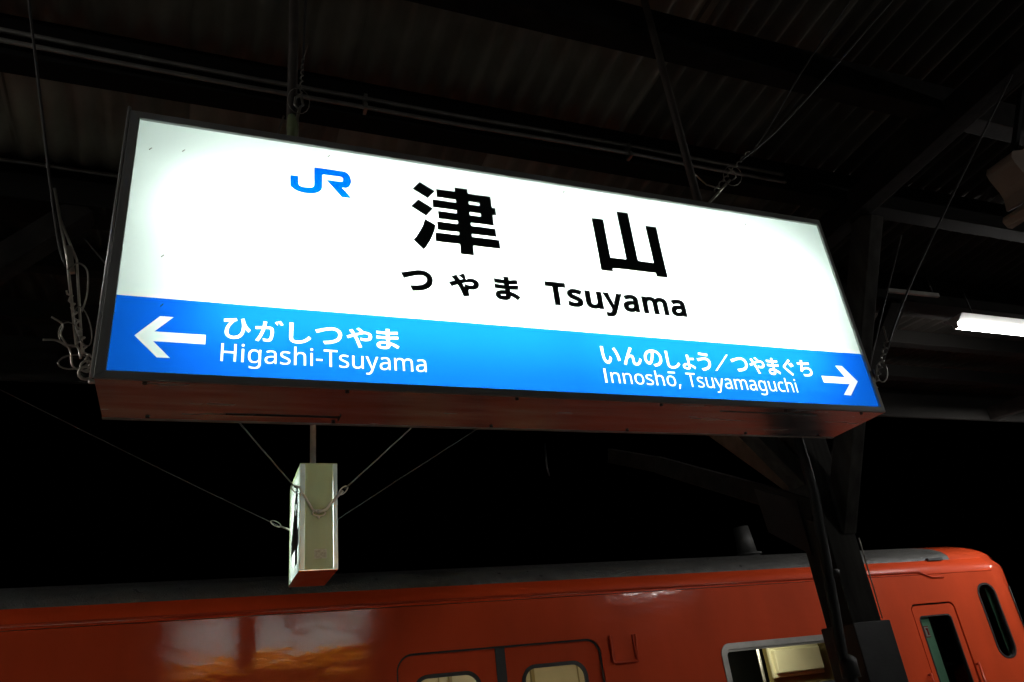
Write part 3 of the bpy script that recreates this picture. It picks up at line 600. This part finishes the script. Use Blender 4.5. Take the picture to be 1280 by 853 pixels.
# left end of the big sign
ex = []
ex.append(('turnbuckle', MB().bar((-.352, 1.965, 2.84), (-.335, 1.965, 2.76), .012, .012).tube([(-.41, 1.965, 3.02), (-.352, 1.965, 2.80), (-.30, 1.965, 2.55)], .004, 6).tube([(-.383, 1.965, 2.92), (-.33, 1.965, 2.80), (-.285, 1.965, 2.53)], .0035, 6), 'wirebright'))
LO = []
class _L:
    def tube(s, pts, r, n=6, cyc=False): LO.append(MB().tube(pts if cyc else smooth(pts), r, n, cyc))
lo = _L()
lo.tube(ring((-.318, 1.955, 2.575), .028, 18, sx=.8, sz=1.3, tilt=.3), .0016, 5, True)
lo.tube(ring((-.290, 1.95, 2.60), .036, 18, sx=.45, sz=1.6, tilt=.3), .0015, 5, True)
lo.tube([(-.372, 1.95, 2.555), (-.345, 1.95, 2.556), (-.32, 1.95, 2.545), (-.295, 1.95, 2.54), (-.285, 1.95, 2.51)], .003, 5)
lo.tube([(-.362, 1.95, 2.62), (-.335, 1.95, 2.60), (-.335, 1.95, 2.57), (-.31, 1.95, 2.53), (-.30, 1.95, 2.49), (-.28, 1.95, 2.478), (-.262, 1.95, 2.485), (-.258, 1.95, 2.51), (-.27, 1.95, 2.522)], .0024, 5)
lo.tube([(-.345, 1.95, 2.76), (-.325, 1.95, 2.782), (-.306, 1.95, 2.772), (-.296, 1.95, 2.745), (-.292, 1.95, 2.69), (-.298, 1.95, 2.64)], .0024, 5)
lo.tube(ring((-.298, 1.95, 2.500), .024, 16, sx=1.4, sz=.8, tilt=.2), .0022, 5, True)
lo.tube(ring((-.268, 1.95, 2.490), .015, 12), .003, 5, True)
for i_, l_ in enumerate(LO): ex.append(('wire_loop', l_, 'wirebright' if i_ in (2, 3, 6) else 'wire'))  # brighter wire on some loops paints in their highlights
tw = MB().tube(twist((-.335, 1.955, 2.70), (-.262, 1.955, 2.49), .006, 9), .0026, 5)
ex.append(('wire_twist', tw, 'wirebright'))
ex.append(('hook', MB().tube(ring((-.268, 1.95, 2.472), .017, 12), .0038, 6, True).tube([(-.26, 1.95, 2.45), (-.2385, 1.96, 2.455)], .006, 6), 'wirebright'))
wire_thing([(-.352, 1.965, 2.78), (-.399, 1.967, 2.935), (-.575, 1.97, 3.73), (-.72, 1.97, 4.35)], .0042, 'twisted guy wire with coiled loose ends at the left end of the big sign', extras=ex)
# behind left hanger pipe
ex = [('hook', MB().tube([(.231, 1.95, 3.50), (.215, 1.95, 3.485), (.213, 1.95, 3.455), (.225, 1.95, 3.44), (.24, 1.95, 3.46), (.235, 1.95, 3.49)], .0045, 6).tube([(.231, 1.95, 3.45), (.222, 1.95, 3.40), (.222, 1.95, 3.30), (.225, 1.95, ZTp + .002)], .005, 6), 'wirebright'),
      ('wire_twist', MB().tube(twist((.232, 1.95, 3.49), (.237, 1.95, 3.67), .004, 7), .0028, 5), 'wire'),
      ('wire_loop', MB().tube(ring((.225, 1.945, 3.47), .05, 16, sx=.7, sz=1.1), .0016, 5, True), 'wire'),
      ('wire_end', MB().tube([(.237, 1.95, 3.66), (.246, 1.95, 3.70), (.252, 1.95, 3.73)], .002, 5), 'wire'),
      ('wire_end', MB().tube([(.18, 1.95, 3.40), (.16, 1.95, 3.30), (.155, 1.95, 3.22)], .003, 5), 'wire'),
      ('tape_wrap', MB().tube([(.204, 1.945, 3.40), (.208, 1.945, 3.36), (.205, 1.945, 3.30)], .017, 8, taper=[.7, 1.1, .8]), 'boxpaint')]
wire_thing([(.237, 1.95, 3.60), (.247, 1.96, 3.98), (.265, 1.97, 4.50)], .0042, 'guy wire hooked on beside the left hanger pipe of the big sign', extras=ex)
# behind right hanger pipe: two wires meet in a hook
ex = [('wire_twist', MB().tube(twist((1.835, 1.95, 3.39), (2.06, 1.93, 3.62), .006, 8), .003, 5), 'wire'),
      ('wire_loop', MB().tube(ring((1.93, 1.93, 3.465), .05, 16, sx=.8, sz=1.2, tilt=-.7), .0018, 5, True), 'wire'),
      ('wire_end', MB().tube([(1.92, 1.93, 3.50), (1.95, 1.93, 3.49), (1.945, 1.93, 3.46), (1.92, 1.93, 3.44)], .003, 5), 'wire'),
      ('hook', MB().tube([(1.92, 1.94, 3.45), (1.87, 1.95, 3.40), (1.80, 1.96, 3.33), (1.795, 1.965, ZTp + .003)], .0055, 6), 'wirebright'),
      ('cable_tail', MB().tube([(1.79, 1.99, 3.50), (1.84, 1.99, 3.45), (1.90, 1.98, 3.43)], .003, 5), 'wirebright')]
wire_thing([(1.99, 1.93, 3.55), (2.20, 1.80, 3.72), (2.66, 1.5, 4.20), (2.95, 1.32, 4.50)], .0042, 'guy wire with a ring knot, lower of the pair rising right from the sign top', extras=ex)
wire_thing([(2.06, 1.90, 3.61), (2.15, 1.87, 3.72), (2.33, 1.70, 4.0), (2.72, 1.47, 4.50)], .0035, 'second guy wire of the crossing pair above the big sign, leaning up and right')
# right end of the big sign
ex = [('wire_twist', MB().tube(twist((2.262, 1.90, 2.515), (2.42, 1.90, 2.74), .006, 8), .003, 5), 'wire'),
      ('wire_loop', MB().tube(ring((2.335, 1.90, 2.60), .035, 14, sx=.7, sz=1.3, tilt=-.5), .003, 5, True), 'wire'),
      ('wire_end', MB().tube([(2.42, 1.90, 2.73), (2.428, 1.90, 2.80)], .003, 5), 'wire'),
      ('wire_end', MB().tube([(2.24, 1.93, 2.47), (2.29, 1.92, 2.56), (2.33, 1.91, 2.60)], .004, 5), 'wire'),
      ('hook', MB().tube(ring((2.245, 1.93, 2.47), .02, 10), .004, 5, True).tube([(2.243, 1.94, 2.458), (2.2115, 1.96, 2.458)], .005, 5), 'wire')]
wire_thing([(2.40, 1.90, 2.70), (2.72, 1.86, 3.10), (3.60, 1.66, 4.15), (3.92, 1.60, 4.52)], .0042, 'long guy wire rising steeply right from the lower right corner of the big sign', extras=ex)
wire_thing([(2.28, 2.03, 2.44), (2.55, 2.04, 2.84), (2.95, 2.05, 3.40)], .003, 'thin slack wire behind the long guy wire at the right end of the big sign')
# number sign wires
ex = [('hook', MB().tube([(.44, 3.77, 2.735), (.47, 3.775, 2.73), (.50, 3.785, 2.68), (.535, 3.785, 2.62), (.56, 3.785, 2.605)], .0055, 6).tube(ring((.455, 3.77, 2.715), .024, 12, sx=1.3, sz=.6, tilt=-.7), .003, 5, True), 'wirebright')]
wire_thing([(.45, 3.77, 2.725), (.181, 3.775, 3.053), (-.62, 3.79, 4.05)], .004, 'guy wire running up left from the near face of the number 4 sign', extras=ex)
ex = [('turnbuckle', MB().tube([(.56, 3.785, 2.605), (.60, 3.785, 2.62), (.635, 3.78, 2.665), (.68, 3.775, 2.71)], .007, 6).tube(ring((.682, 3.775, 2.712), .022, 12, sx=1.3, sz=.6, tilt=.8), .003, 5, True), 'wirebright'),
      ('anchor_ring', MB().tube(ring((.565, 3.785, 2.603), .022, 12, sx=1.4, sz=.7), .0035, 5, True).tube([(.565, 3.785, 2.585), (.565, 3.802, 2.585)], .006, 6), 'wirebright')]
wire_thing([(.69, 3.775, 2.72), (1.04, 3.78, 3.046), (2.1, 3.80, 4.04)], .004, 'guy wire running up right from the near face of the number 4 sign', extras=ex)
ex = [('hook', MB().tube(ring((.405, 4.215, 2.662), .020, 14, sx=1.5, sz=.6, tilt=-.5), .0024, 5, True).tube([(.425, 4.215, 2.65), (.475, 4.2, 2.625)], .005, 6), 'wirebright')]
wire_thing([(.42, 4.215, 2.65), (-.376, 4.22, 3.067), (-2.2, 4.25, 4.05)], .0024, 'long thin guy wire from the far left edge of the number 4 sign', extras=ex, m='steel')
wire_thing([(.660, 4.20, 2.635), (.735, 4.2, 2.682), (1.385, 4.2, 3.096), (2.9, 4.2, 4.05)], .0024, 'long thin guy wire from the far right edge of the number 4 sign', m='steel')

# ------------------------------------------------------------------ canopy
PX, PY = 3.67, 3.76            # the post in view
can = thing('platform_canopy', (PX, PY, 0), 'dark timber platform canopy with corrugated roof sheets on a single row of posts', 'canopy')
VY = 3.76; ZV = 4.43
def zroof(y): return ZV + .07 * abs(y - VY)
# one shared mesh per slope, sheets overlap at their sides and ends
SW, PITCH, AMP = .78, .13, .024
def sheet_mesh(slope, length, m):
    n = 36; vs = []; fs = []
    for i in range(n + 3):
        x = i * SW / n
        w = math.cos(2 * math.pi * x / PITCH)
        w = math.copysign(abs(w) ** .6, w)
        for j in (0, 1): vs.append((x, j * length, AMP * w + slope * j * length))
    for i in range(n + 2):
        fs.append((2 * i, 2 * i + 1, 2 * i + 3, 2 * i + 2))
    me = bpy.data.meshes.new('roof_sheet'); me.from_pydata(vs, [], fs); me.materials.append(m)
    for p in me.polygons: p.use_smooth = True
    return me
LEN = 1.55
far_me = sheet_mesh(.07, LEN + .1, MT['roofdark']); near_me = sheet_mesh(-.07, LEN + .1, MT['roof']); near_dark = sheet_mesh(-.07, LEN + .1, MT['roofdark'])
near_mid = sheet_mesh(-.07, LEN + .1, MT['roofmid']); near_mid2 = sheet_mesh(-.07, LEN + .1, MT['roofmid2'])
for ix in range(19):
    x = -4.1 + ix * SW
    for iy in range(2):
        y = VY + .02 + iy * 1.2
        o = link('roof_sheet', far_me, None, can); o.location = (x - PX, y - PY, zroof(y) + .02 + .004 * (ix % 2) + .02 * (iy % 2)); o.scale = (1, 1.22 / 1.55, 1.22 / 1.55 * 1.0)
        o.scale = (1, .80, .80)
        o.rotation_euler = (0, 0, random.uniform(-.004, .004))
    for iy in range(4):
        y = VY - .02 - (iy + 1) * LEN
        o = link('roof_sheet', near_dark if ix > 9 else near_mid2 if ix == 9 else near_mid if ix == 8 else near_me, None, can); o.location = (x - PX, y - PY, zroof(y) + .02 + .004 * (ix % 2) + .012 * (iy % 2))  # sheets step darker to the right, a painted fade into shade
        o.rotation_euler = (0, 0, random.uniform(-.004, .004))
XA, XB = -4.2, 10.9
for (y0, y1, z0, z1, nm) in ((2.0, 2.11, 4.27, 4.47, 'purlin'), (2.75, 2.865, 4.22, 4.44, 'purlin'), (.35, .46, 4.40, 4.60, 'purlin'), (-1.1, -.99, 4.5, 4.7, 'purlin'),
                             (4.55, 4.65, 4.32, 4.46, 'purlin'), (5.35, 5.45, 4.38, 4.52, 'purlin')):
    MB().box(XA, XB, y0, y1, z0, z1).build(nm, MT['woodshade' if y0 > 2 else 'wood'], can, bevel=.006)
MB().box(XA, XB, 3.68, 3.90, 4.18, 4.42).build('main_beam', MT['woodshade'], can, bevel=.008)
MB().box(XA, XB, 6.08, 6.12, 4.24, 4.60).build('fascia_board', MT['woodshade'], can, bevel=.004)
def gable(px):
    g = []
    g.append(('post', MB().box(px - .11, px + .11, 3.65, 3.87, .6, 4.18), 'woodpost'))
    g.append(('post_sheath', MB().box(px - .13, px + .155, 3.63, 3.90, 0, 1.88), 'steel'))
    g.append(('rafter', MB().bar((px, 3.70, 4.14), (px, -1.2, 4.46), .12, .16), 'wood'))
    g.append(('rafter', MB().bar((px, 3.86, 4.14), (px, 6.07, 4.32), .12, .16), 'wood'))
    g.append(('arm', MB().bar((px - .10, 3.70, 2.55), (px - .10, 5.30, 3.37), .05, .14).bar((px - .10, 5.30, 3.37), (px - .10, 6.04, 3.70), .05, .13), 'wood'))
    g.append(('arm', MB().bar((px + .02, 3.76, 2.62), (px + .02, 5.3, 4.1), .09, .13), 'woodlight'))
    g.append(('arm', MB().bar((px + .055, 3.70, 2.42), (px + .055, 2.75, 4.12), .10, .15), 'woodpost'))
    g.append(('knee_brace', MB().bar((px - .08, 3.76, 2.75), (px - 1.35, 3.76, 4.2), .12, .13, (0, 1, 0)), 'woodpost'))
    g.append(('knee_brace', MB().bar((px + .08, 3.76, 2.75), (px + 1.35, 3.76, 4.2), .12, .13, (0, 1, 0)), 'wood'))
    return g
for k, px in enumerate((PX, PX - 5.65, PX + 5.4)):
    for (nm, mb, mm) in gable(px):
        if k == 2 and nm == 'arm': continue
        if nm == 'knee_brace' and k == 1: mm = 'wood'
        mb.build(nm, MT[mm], can, bevel=.006)
gp = plate('gusset_plate', [[(0, 0), (.33, .22), (.36, .52), (0, .34)]], 0, .012, MT['steel'])
for v in gp.data.vertices: v.co = (PX - .135 + v.co.y, 3.80 + v.co.x, 2.30 + v.co.z)
gp.data.update(); put(gp, can)
dp = MB().tube([(3.50, 3.60, 4.10), (3.50, 3.60, 2.62), (3.49, 3.60, 2.55), (3.37, 3.60, 1.72), (3.38, 3.59, 1.62), (3.40, 3.58, .1)], .031, 14)
dp.tube([(3.475, 3.60, 2.17), (3.470, 3.60, 2.14)], .036, 14)
dp.build('downpipe', MT['pvc'], can)
MB().tube([(3.375, 3.58, 1.60), (3.375, 3.58, 1.665), (3.40, 3.58, 1.70)], .050, 14, taper=[1, 1, .7]).build('pipe_elbow', MT['pvc'], can)
MB().tube([(3.795, 3.645, 2.36), (3.79, 3.645, 2.1), (3.785, 3.645, 1.89)], .004, 6).build('earth_wire', MT['wire'], can)
MB().tube([(2.27, 4.7, 3.32), (2.26, 4.7, 3.15), (2.27, 4.7, 3.08)], .006, 6).build('bolt_rod', MT['steel'], can)

# conduits on the near face of the second purlin, one more under the main beam
for (y, z, lab) in ((2.715, 1.6 + 2.70, 'upper of the two thin conduits running along the dark purlin above the sign'),
                    (2.715, 1.6 + 2.645, 'lower of the two thin conduits running along the dark purlin above the sign'),
                    (3.655, 1.6 + 2.77, 'thin grey conduit along the main beam, passing behind the sign at the left')):
    cd = thing('conduit', (1, y, z), lab, 'conduit', 'conduits under the canopy')
    xb = 3.1 if z < 4.34 and y < 3 else 3.4
    pts = [(XA + .3 + i * .5, y + .001 * math.sin(i * 1.7), z + .004 * math.sin(i * 2.3) - .006 * math.sin(i * .9)) for i in range(int((xb - XA) / .5) + 1)]
    MB().tube(pts, .0105 if y < 3 else .011, 8).build('pipe', MT['conduit'], cd)
    for x in (-1.5, .62, 2.05):
        MB().box(x - .008, x + .008, y - .014, y + .034, z - .018, z + .016).build('clip', MT['conduit'], cd)

# ------------------------------------------------------------------ fluorescent lamps
def lamp(x, y, z, label, group, wide=.09, glow='lampglow'):
    L = 1.22
    t = thing('fluorescent_lamp', (x, y, z), label, 'lamp', group)
    vs = []
    for xx, k in ((0, 0), (L, 0)):
        for (yy, zz) in ((-.03, .034), (-wide, .085), (wide, .085), (.03, .034)):
            vs.append((x + xx + 0, y + yy, z + zz))
    MB().add(vs, [(0,1,2,3),(7,6,5,4),(0,4,5,1),(1,5,6,2),(2,6,7,3),(3,7,4,0)]).build('housing', MT['lampbody'], t)
    MB().tube([(x + .008, y, z + .012), (x + L - .008, y, z + .012)], .022, 12).build('tube_lamp', MT[glow], t)
    MB().box(x - .004, x + .007, y - .02, y + .02, z - .008, z + .034).build('socket', MT['lampbody'], t)
    MB().box(x + L - .007, x + L + .004, y - .02, y + .02, z - .008, z + .034).build('socket', MT['lampbody'], t)
    for xx in (.25, L - .25):
        MB().tube([(x + xx, y, z + .085), (x + xx, y, zroof(y) - .02)], .007, 8).build('stem', MT['steel'], t)
    return t
lamp(5.38, 3.6, 3.93, 'lit fluorescent tube lamp under the canopy at the right edge, beyond the sign', 'platform lamps', glow='lampglow_dim')
LAMPS = [(8.2, 4.7, 3.85, 'first tube lamp of the row near the platform edge, right of the picture'), (11.0, 4.7, 3.85, 'second tube lamp of the row near the platform edge, far right'),
         (8.2, -1.6, 3.95, 'tube lamp behind the camera to the right'), (-5.6, 4.3, 3.9, 'tube lamp beyond the sign, left of the picture'), (-3.9, .5, 3.9, 'tube lamp behind the camera to the left')]
for p in LAMPS: lamp(*p, 'platform lamps', .24, 'lampglow_dim' if p[0] == -3.9 else 'lampglow')  # unseen lamps, housings widened to keep their light off the canopy
br = thing('lamp_bracket', (4.95, 3.55, 4.15), 'short grey arm just left of the lit tube lamp', 'bracket')
MB().bar((4.72, 3.55, 4.165), (5.25, 3.55, 4.175), .02, .03).build('arm', MT['conduit'], br)
MB().tube([(5.2, 3.55, 4.18), (5.2, 3.55, 4.42)], .006, 6).build('stem', MT['steel'], br)

# ------------------------------------------------------------------ loudspeaker
sp = thing('loudspeaker', (3.75, 1.95, 3.7), 'beige loudspeaker with a flared lip, cut by the right edge of the picture', 'loudspeaker')
out = [(3.507, 3.735), (3.512, 3.70), (3.545, 3.63), (3.552, 3.59), (3.53, 3.515), (3.66, 3.575), (3.86, 3.68), (4.02, 3.84), (4.02, 4.0), (3.93, 3.985), (3.76, 3.885), (3.65, 3.81), (3.535, 3.775)]
plate('body', [out], 1.76, .14, MT['beige'], sp).modifiers.new('bevel', 'BEVEL').width = .012
plate('flared_lip', [[(3.478, 3.455), (3.497, 3.424), (3.53, 3.425), (3.90, 3.63), (3.885, 3.675), (3.50, 3.485)]], 1.74, .17, MT['beige'], sp).modifiers.new('bevel', 'BEVEL').width = .006
MB().bar((3.66, 1.84, 3.80), (4.05, 1.84, 4.36), .03, .02).box(3.63, 3.69, 1.80, 1.88, 3.79, 3.84).build('bracket', MT['steel'], sp)
MB().tube([(3.60, 1.90, 3.775), (3.61, 1.90, 3.81), (3.64, 1.90, 3.82), (3.66, 1.90, 3.80)], .008, 6).build('swivel', MT['steel'], sp)

# ------------------------------------------------------------------ railcar
TY = 6.30; CY = 7.70; XE = 8.35; XS = -13.0
car = thing('railcar', (-2.3, CY, -1.0), 'vermilion orange diesel railcar with a grey roof standing behind the platform', 'railcar')
wall_holes = [rrect(1.525, 3.31, .05, 2.148, .13), rrect(4.515, 6.20, 1.15, 2.005, .10), rrect(6.965, 7.60, .05, 2.212, .07), rrect(8.005, 8.285, 1.60, 2.375, .125)]
for wx in (-.95, -3.0, -5.05, -7.1): wall_holes.append(rrect(wx, wx + 1.69, 1.15, 2.005, .10))
wall_holes.append(rrect(-11.3, -9.5, .05, 2.148, .13))
plate('side_wall', [rect(XS, XE, -.12, 2.50)] + wall_holes, TY, .05, MT['orange'], car)

def profile(inset, drop=0.0):
    """half profile from the sill up to the crown, then mirrored: list of (y, z)"""
    w = 1.4 - inset
    p = [(-w, -.12), (-w, 1.2), (-w, 2.0), (-w, 2.505), (-w + .004, 2.565 - drop * .2), (-w + .035, 2.615 - drop * .4), (-w + .075, 2.655 - drop * .55)]
    n = 9
    for i in range(1, n + 1):
        t = math.pi / 2 * i / n
        p.append((-(w - .075) * math.cos(t), 2.655 - drop * .55 + (.30 - drop * .45) * math.sin(t)))
    q = [(-y, z) for y, z in reversed(p[:-1])]
    return [(CY + y, z) for y, z in p + q]
def loft(name, stations, i0, i1, m, thick=None):
    mb = MB(); vs = []; rows = []
    for (x, ins, drop) in stations: rows.append([(x, y, z) for (y, z) in profile(ins, drop)[i0:i1]])
    k = len(rows[0])
    for r in rows: vs += r
    fs = []
    for a in range(len(rows) - 1):
        for b in range(k - 1):
            fs.append((a * k + b, (a + 1) * k + b, (a + 1) * k + b + 1, a * k + b + 1))
    mb.add(vs, fs, True)
    return mb.build(name, m, car)
NP = len(profile(0))
flat = [(XS + i * (7.86 - XS) / 12, 0, 0) for i in range(13)]
loft('coving', flat + [(XE, 0, 0)], 3, 7, MT['orangecove'])
loft('roof', flat, 6, NP - 6, MT['trainroof'])
loft('roof_end', [(7.86, 0, 0), (8.1, 0, 0), (XE, 0, 0)], 6, NP - 6, MT['orange'])
loft('far_wall', [(XS, 0, 0), (XE, 0, 0)], NP - 7, NP, MT['orange'])
nose = []
R = .55
for i in range(13):
    th = math.radians(90 * i / 12)
    nose.append((XE + R * math.sin(th), R * (1 - math.cos(th)), .34 * (1 - math.cos(th))))
nb = loft('cab_front', nose, 0, NP, MT['orange'])
# flat end cap
pr = profile(R, .34)
xe = XE + R
MB().add([(xe, y, z) for y, z in pr], [tuple(range(len(pr)))]).build('cab_end', MT['orange'], car)
# windscreen wrapped round the corner
ws = MB(); vs = []; rows = 10
for i in range(rows):
    th = math.radians(24 + 60 * i / (rows - 1))
    x = XE + (R + .006) * math.sin(th); y = TY + R - (R + .006) * math.cos(th)
    e0 = .05 if i in (0, rows - 1) else (.015 if i in (1, rows - 2) else 0)
    for z in (1.45 + e0, 1.75, 2.1, 2.37 - e0): vs.append((x, y, z))
fs = [(a * 4 + b, (a + 1) * 4 + b, (a + 1) * 4 + b + 1, a * 4 + b + 1) for a in range(rows - 1) for b in range(3)]
ws.add(vs, fs, True); ws.build('windscreen', mat('black_windscreen', (.008, .012, .011), .06), car)
MB().tube([(v[0] + .003, v[1] - .003, v[2]) for v in [vs[3], vs[2], vs[1], vs[0]]], .008, 6).build('windscreen_gasket', MT['gasket'], car)
# drip rail
MB().tube([(XS, TY - .006, 2.533), (7.20, TY - .006, 2.533), (7.24, TY - .006, 2.53), (7.40, TY - .006, 2.468), (7.58, TY - .006, 2.466)], .0105, 6).build('drip_rail', MT['orangelip'], car)
MB().box(7.50, 7.72, TY + .045, TY + .12, 2.650, 2.678).build('roof_slot', MT['gasket'], car)
for (a, b, z) in ((1.525, 3.31, 2.148), (-11.3, -9.5, 2.148)):
    plate('pocket_seal', [rrect(a - .02, b + .02, .03, z + .02, .14), rrect(a + .014, b - .014, .064, z - .014, .12)], TY + .0125, .012, MT['gasket'], car)
# gasket around door pocket, door leaves
def ringplate(name, x0, x1, z0, z1, r, w, y, th, m, parent):
    return plate(name, [rrect(x0, x1, z0, z1, r), rrect(x0 + w, x1 - w, z0 + w, z1 - w, max(.01, r - w))], y, th, m, parent)
for (a, b, w0, w1) in ((1.50, 2.352, 1.66, 2.205), (2.438, 3.34, 2.575, 3.15)):
    lf = plate('door_leaf', [rect(a, b, .03, 2.18), rrect(w0, w1, 1.10, 1.975, .12)], TY + .028, .03, MT['orange'], car)
    ringplate('gasket', w0 - .012, w1 + .012, 1.088, 1.987, .13, .03, TY + .020, .02, MT['gasket'], lf)
    plate('pane', [rrect(w0, w1, 1.10, 1.975, .12)], TY + .044, 0, MT['glass'], lf)
MB().box(2.353, 2.437, TY + .024, TY + .05, .03, 2.165).build('door_seal', MT['gasket'], car)
plate('door_leaf', [rect(-11.35, -9.45, .03, 2.18)], TY + .028, .03, MT['orange'], car)
# passenger windows
for (x0, x1) in [(4.515, 6.20)] + [(wx, wx + 1.69) for wx in (-.95, -3.0, -5.05, -7.1)]:
    fr = ringplate('window_frame', x0 + .001, x1 - .001, 1.151, 2.004, .099, .052, TY - .008, .03, MT['winframe'], car)
    ringplate('inner_frame', x0 + .05, x1 - .05, 1.20, 1.955, .06, .022, TY + .012, .03, MT['winframe'], fr)
    plate('pane', [rect(x0 + .05, x1 - .05, 1.2, 1.955)], TY + .036, 0, MT['glass'], fr)
    MB().box(x0 + .075, x1 - .075, TY + .02, TY + .045, 1.57, 1.60).build('sash_bar', MT['gasket'], fr)
# crew door
cd = plate('crew_door', [rrect(6.982, 7.583, .06, 2.194, .055), rrect(7.045, 7.50, 1.05, 2.088, .05)], TY + .006, .03, MT['orange'], car)
plate('door_gap', [rrect(6.95, 7.62, .03, 2.23, .07), rrect(7.03, 7.515, 1.03, 2.10, .05)], TY + .052, .01, MT['gasket'], car)
ringplate('gasket', 7.040, 7.505, 1.045, 2.093, .055, .014, TY + .002, .03, MT['gasket'], cd)
plate('pane', [rrect(7.045, 7.50, 1.05, 2.088, .05)], TY + .03, 0, MT['darkglass'], cd)
MB().tube([(6.915, TY - .035, .55), (6.915, TY - .035, 1.555)], .013, 8).tube([(6.915, TY, 1.54), (6.915, TY - .035, 1.54)], .01, 6).build('handrail', MT['orangelip'], car)
MB().tube([(7.615, TY - .035, .55), (7.615, TY - .035, 1.60)], .013, 8).tube([(7.615, TY, 1.585), (7.615, TY - .035, 1.585)], .01, 6).build('handrail', MT['orangelip'], car)
# cab corner window
cw = ringplate('corner_window', 8.004, 8.286, 1.599, 2.376, .126, .022, TY - .006, .03, MT['gasket'], car)
plate('pane', [rrect(8.02, 8.27, 1.615, 2.36, .11)], TY + .02, 0, MT['darkglass'], cw)
# destination board bracket
bk = MB().tube([(3.403, TY - .014, 2.155), (3.400, TY - .016, 1.94), (3.42, TY - .016, 1.932), (3.643, TY - .016, 1.932), (3.655, TY - .014, 2.152)], .010, 8)
bk.box(3.415, 3.43, TY - .012, TY + .001, 1.96, 2.15).box(3.628, 3.643, TY - .012, TY + .001, 1.96, 2.15)
bk.build('board_bracket', MT['orangelip'], car)
# roof fittings
v = MB().tube([(6.14, 7.6, 2.92), (6.14, 7.6, 3.02)], .12, 16)
v.tube([(6.14, 7.6, 3.02), (6.14, 7.6, 3.045)], .15, 16)
v.tube([(6.12, 7.6, 3.045), (6.11, 7.6, 3.36)], .115, 16, taper=[1, .78])
v.build('roof_vent', MT['ventgrey'], car)
# interior
MB().box(XS + .1, 8.3, TY + .1, 9.05, .0, .03).build('floor', MT['darkint'], car)
MB().box(XS + .1, 6.84, TY + .06, 9.0, 2.33, 2.36).box(6.84, 7.40, 7.24, 9.0, 2.33, 2.36).build('ceiling', MT['creamceil'], car)
MB().box(XS + .1, 6.84, TY + .055, TY + .30, 2.16, 2.30).build('lamp_cove', MT['creamceil'], car)
fwh = [rect(XS + .1, 7.40, .03, 2.33)] + [rrect(5.6, 7.3, 1.0, 2.12, .06)] + [rrect(wx, wx + 1.6, 1.0, 2.06, .08) for wx in ( -.9, -3.0, -5.0)]
plate('inner_wall', fwh, 8.93, .02, MT['cream'], car)
MB().box(XS + .1, 7.40, 8.97, 8.99, .1, 2.3).build('night_window', MT['darkint'], car)
for (x0, x1) in ((2.62, 3.30), (3.72, 4.34), (4.42, 5.2)):
    plate('advert_frame', [rect(x0, x1, 1.7, 2.12), rect(x0 + .012, x1 - .012, 1.712, 2.108)], 8.915, .012, MT['olive'], car)
MB().box(2.74, 2.77, 8.88, 8.92, .05, 2.32).box(3.72, 3.76, 8.88, 8.92, .05, 2.32).build('trim_strip', MT['olive'], car)
MB().box(6.80, 6.84, TY + .06, 7.2, .03, 2.33).box(7.36, 7.40, 7.24, 9.0, .03, 2.33).build('bulkhead', MT['darkint'], car)
MB().box(6.40, 7.40, 8.02, 8.10, .05, 2.33).build('cupboard', MT['olive'], car)
MB().box(6.42, 7.10, 7.92, 8.015, 1.735, 1.99).box(6.38, 7.14, 7.975, 8.018, 1.69, 2.02).build('control_box', MT['creamhi'], car, bevel=.012)
MB().tube([(5.86, 7.5, .1), (5.86, 7.5, 2.33)], .016, 10).build('grab_pole', MT['winframe'], car)
for x in (-10, -7, -4, -1, 1.2, 3.4, 5.9):
    MB().box(x - .5, x + .5, 7.40, 7.56, 2.30, 2.328).build('ceiling_lamp', MT['carlamp'], car)
# cab
MB().box(6.86, 8.3, TY + .9, TY + .93, .05, 2.3).build('cab_partition', MT['darkint'], car)
MB().box(6.9, 7.25, TY + .075, TY + .09, 1.0, 2.20).build('cab_panel', MT['green'], car)
MB().box(8.25, 8.33, TY + .075, TY + .09, 1.5, 2.45).build('cab_panel', MT['green'], car)
stk = MB().box(7.125, 7.195, TY + .066, TY + .07, 1.885, 1.995).build('notice', MT['red'], car)
MB().box(7.133, 7.187, TY + .062, TY + .065, 1.893, 1.987).build('notice_print', MT['white'], car)
plate('notice_mark', [[(7.155, 1.905), (7.178, 1.905), (7.178, 1.975), (7.145, 1.975), (7.145, 1.955), (7.155, 1.955)]], TY + .060, .001, MT['red'], car)
MB().box(7.05, 7.75, TY + .25, TY + .5, 1.60, 1.625).build('desk_shelf', MT['pvc'], car)
MB().box(6.86, 8.3, TY + .06, TY + 1.2, 2.33, 2.36).build('cab_ceiling', MT['darkint'], car)
# underframe and bogies
MB().box(XS + .2, XE, 6.5, 8.9, -.45, -.13).build('underframe', MT['steel'], car)
for bx in (6.2, -9.5):
    bg_ = MB().box(bx - 1.3, bx + 1.3, 6.75, 8.65, -.75, -.46)
    for dx in (-1.05, 1.05):
        for yy in (7.1, 8.22): bg_.tube([(bx + dx, yy, -.645), (bx + dx, yy + .1, -.645)], .43, 20)
    bg_.build('bogie', MT['steel'], car)
for y in (7.15, 8.25):
    structure(MB().box(-60, 60, y - .035, y + .035, -1.119, -1.077).build('rail', MT['rust']))
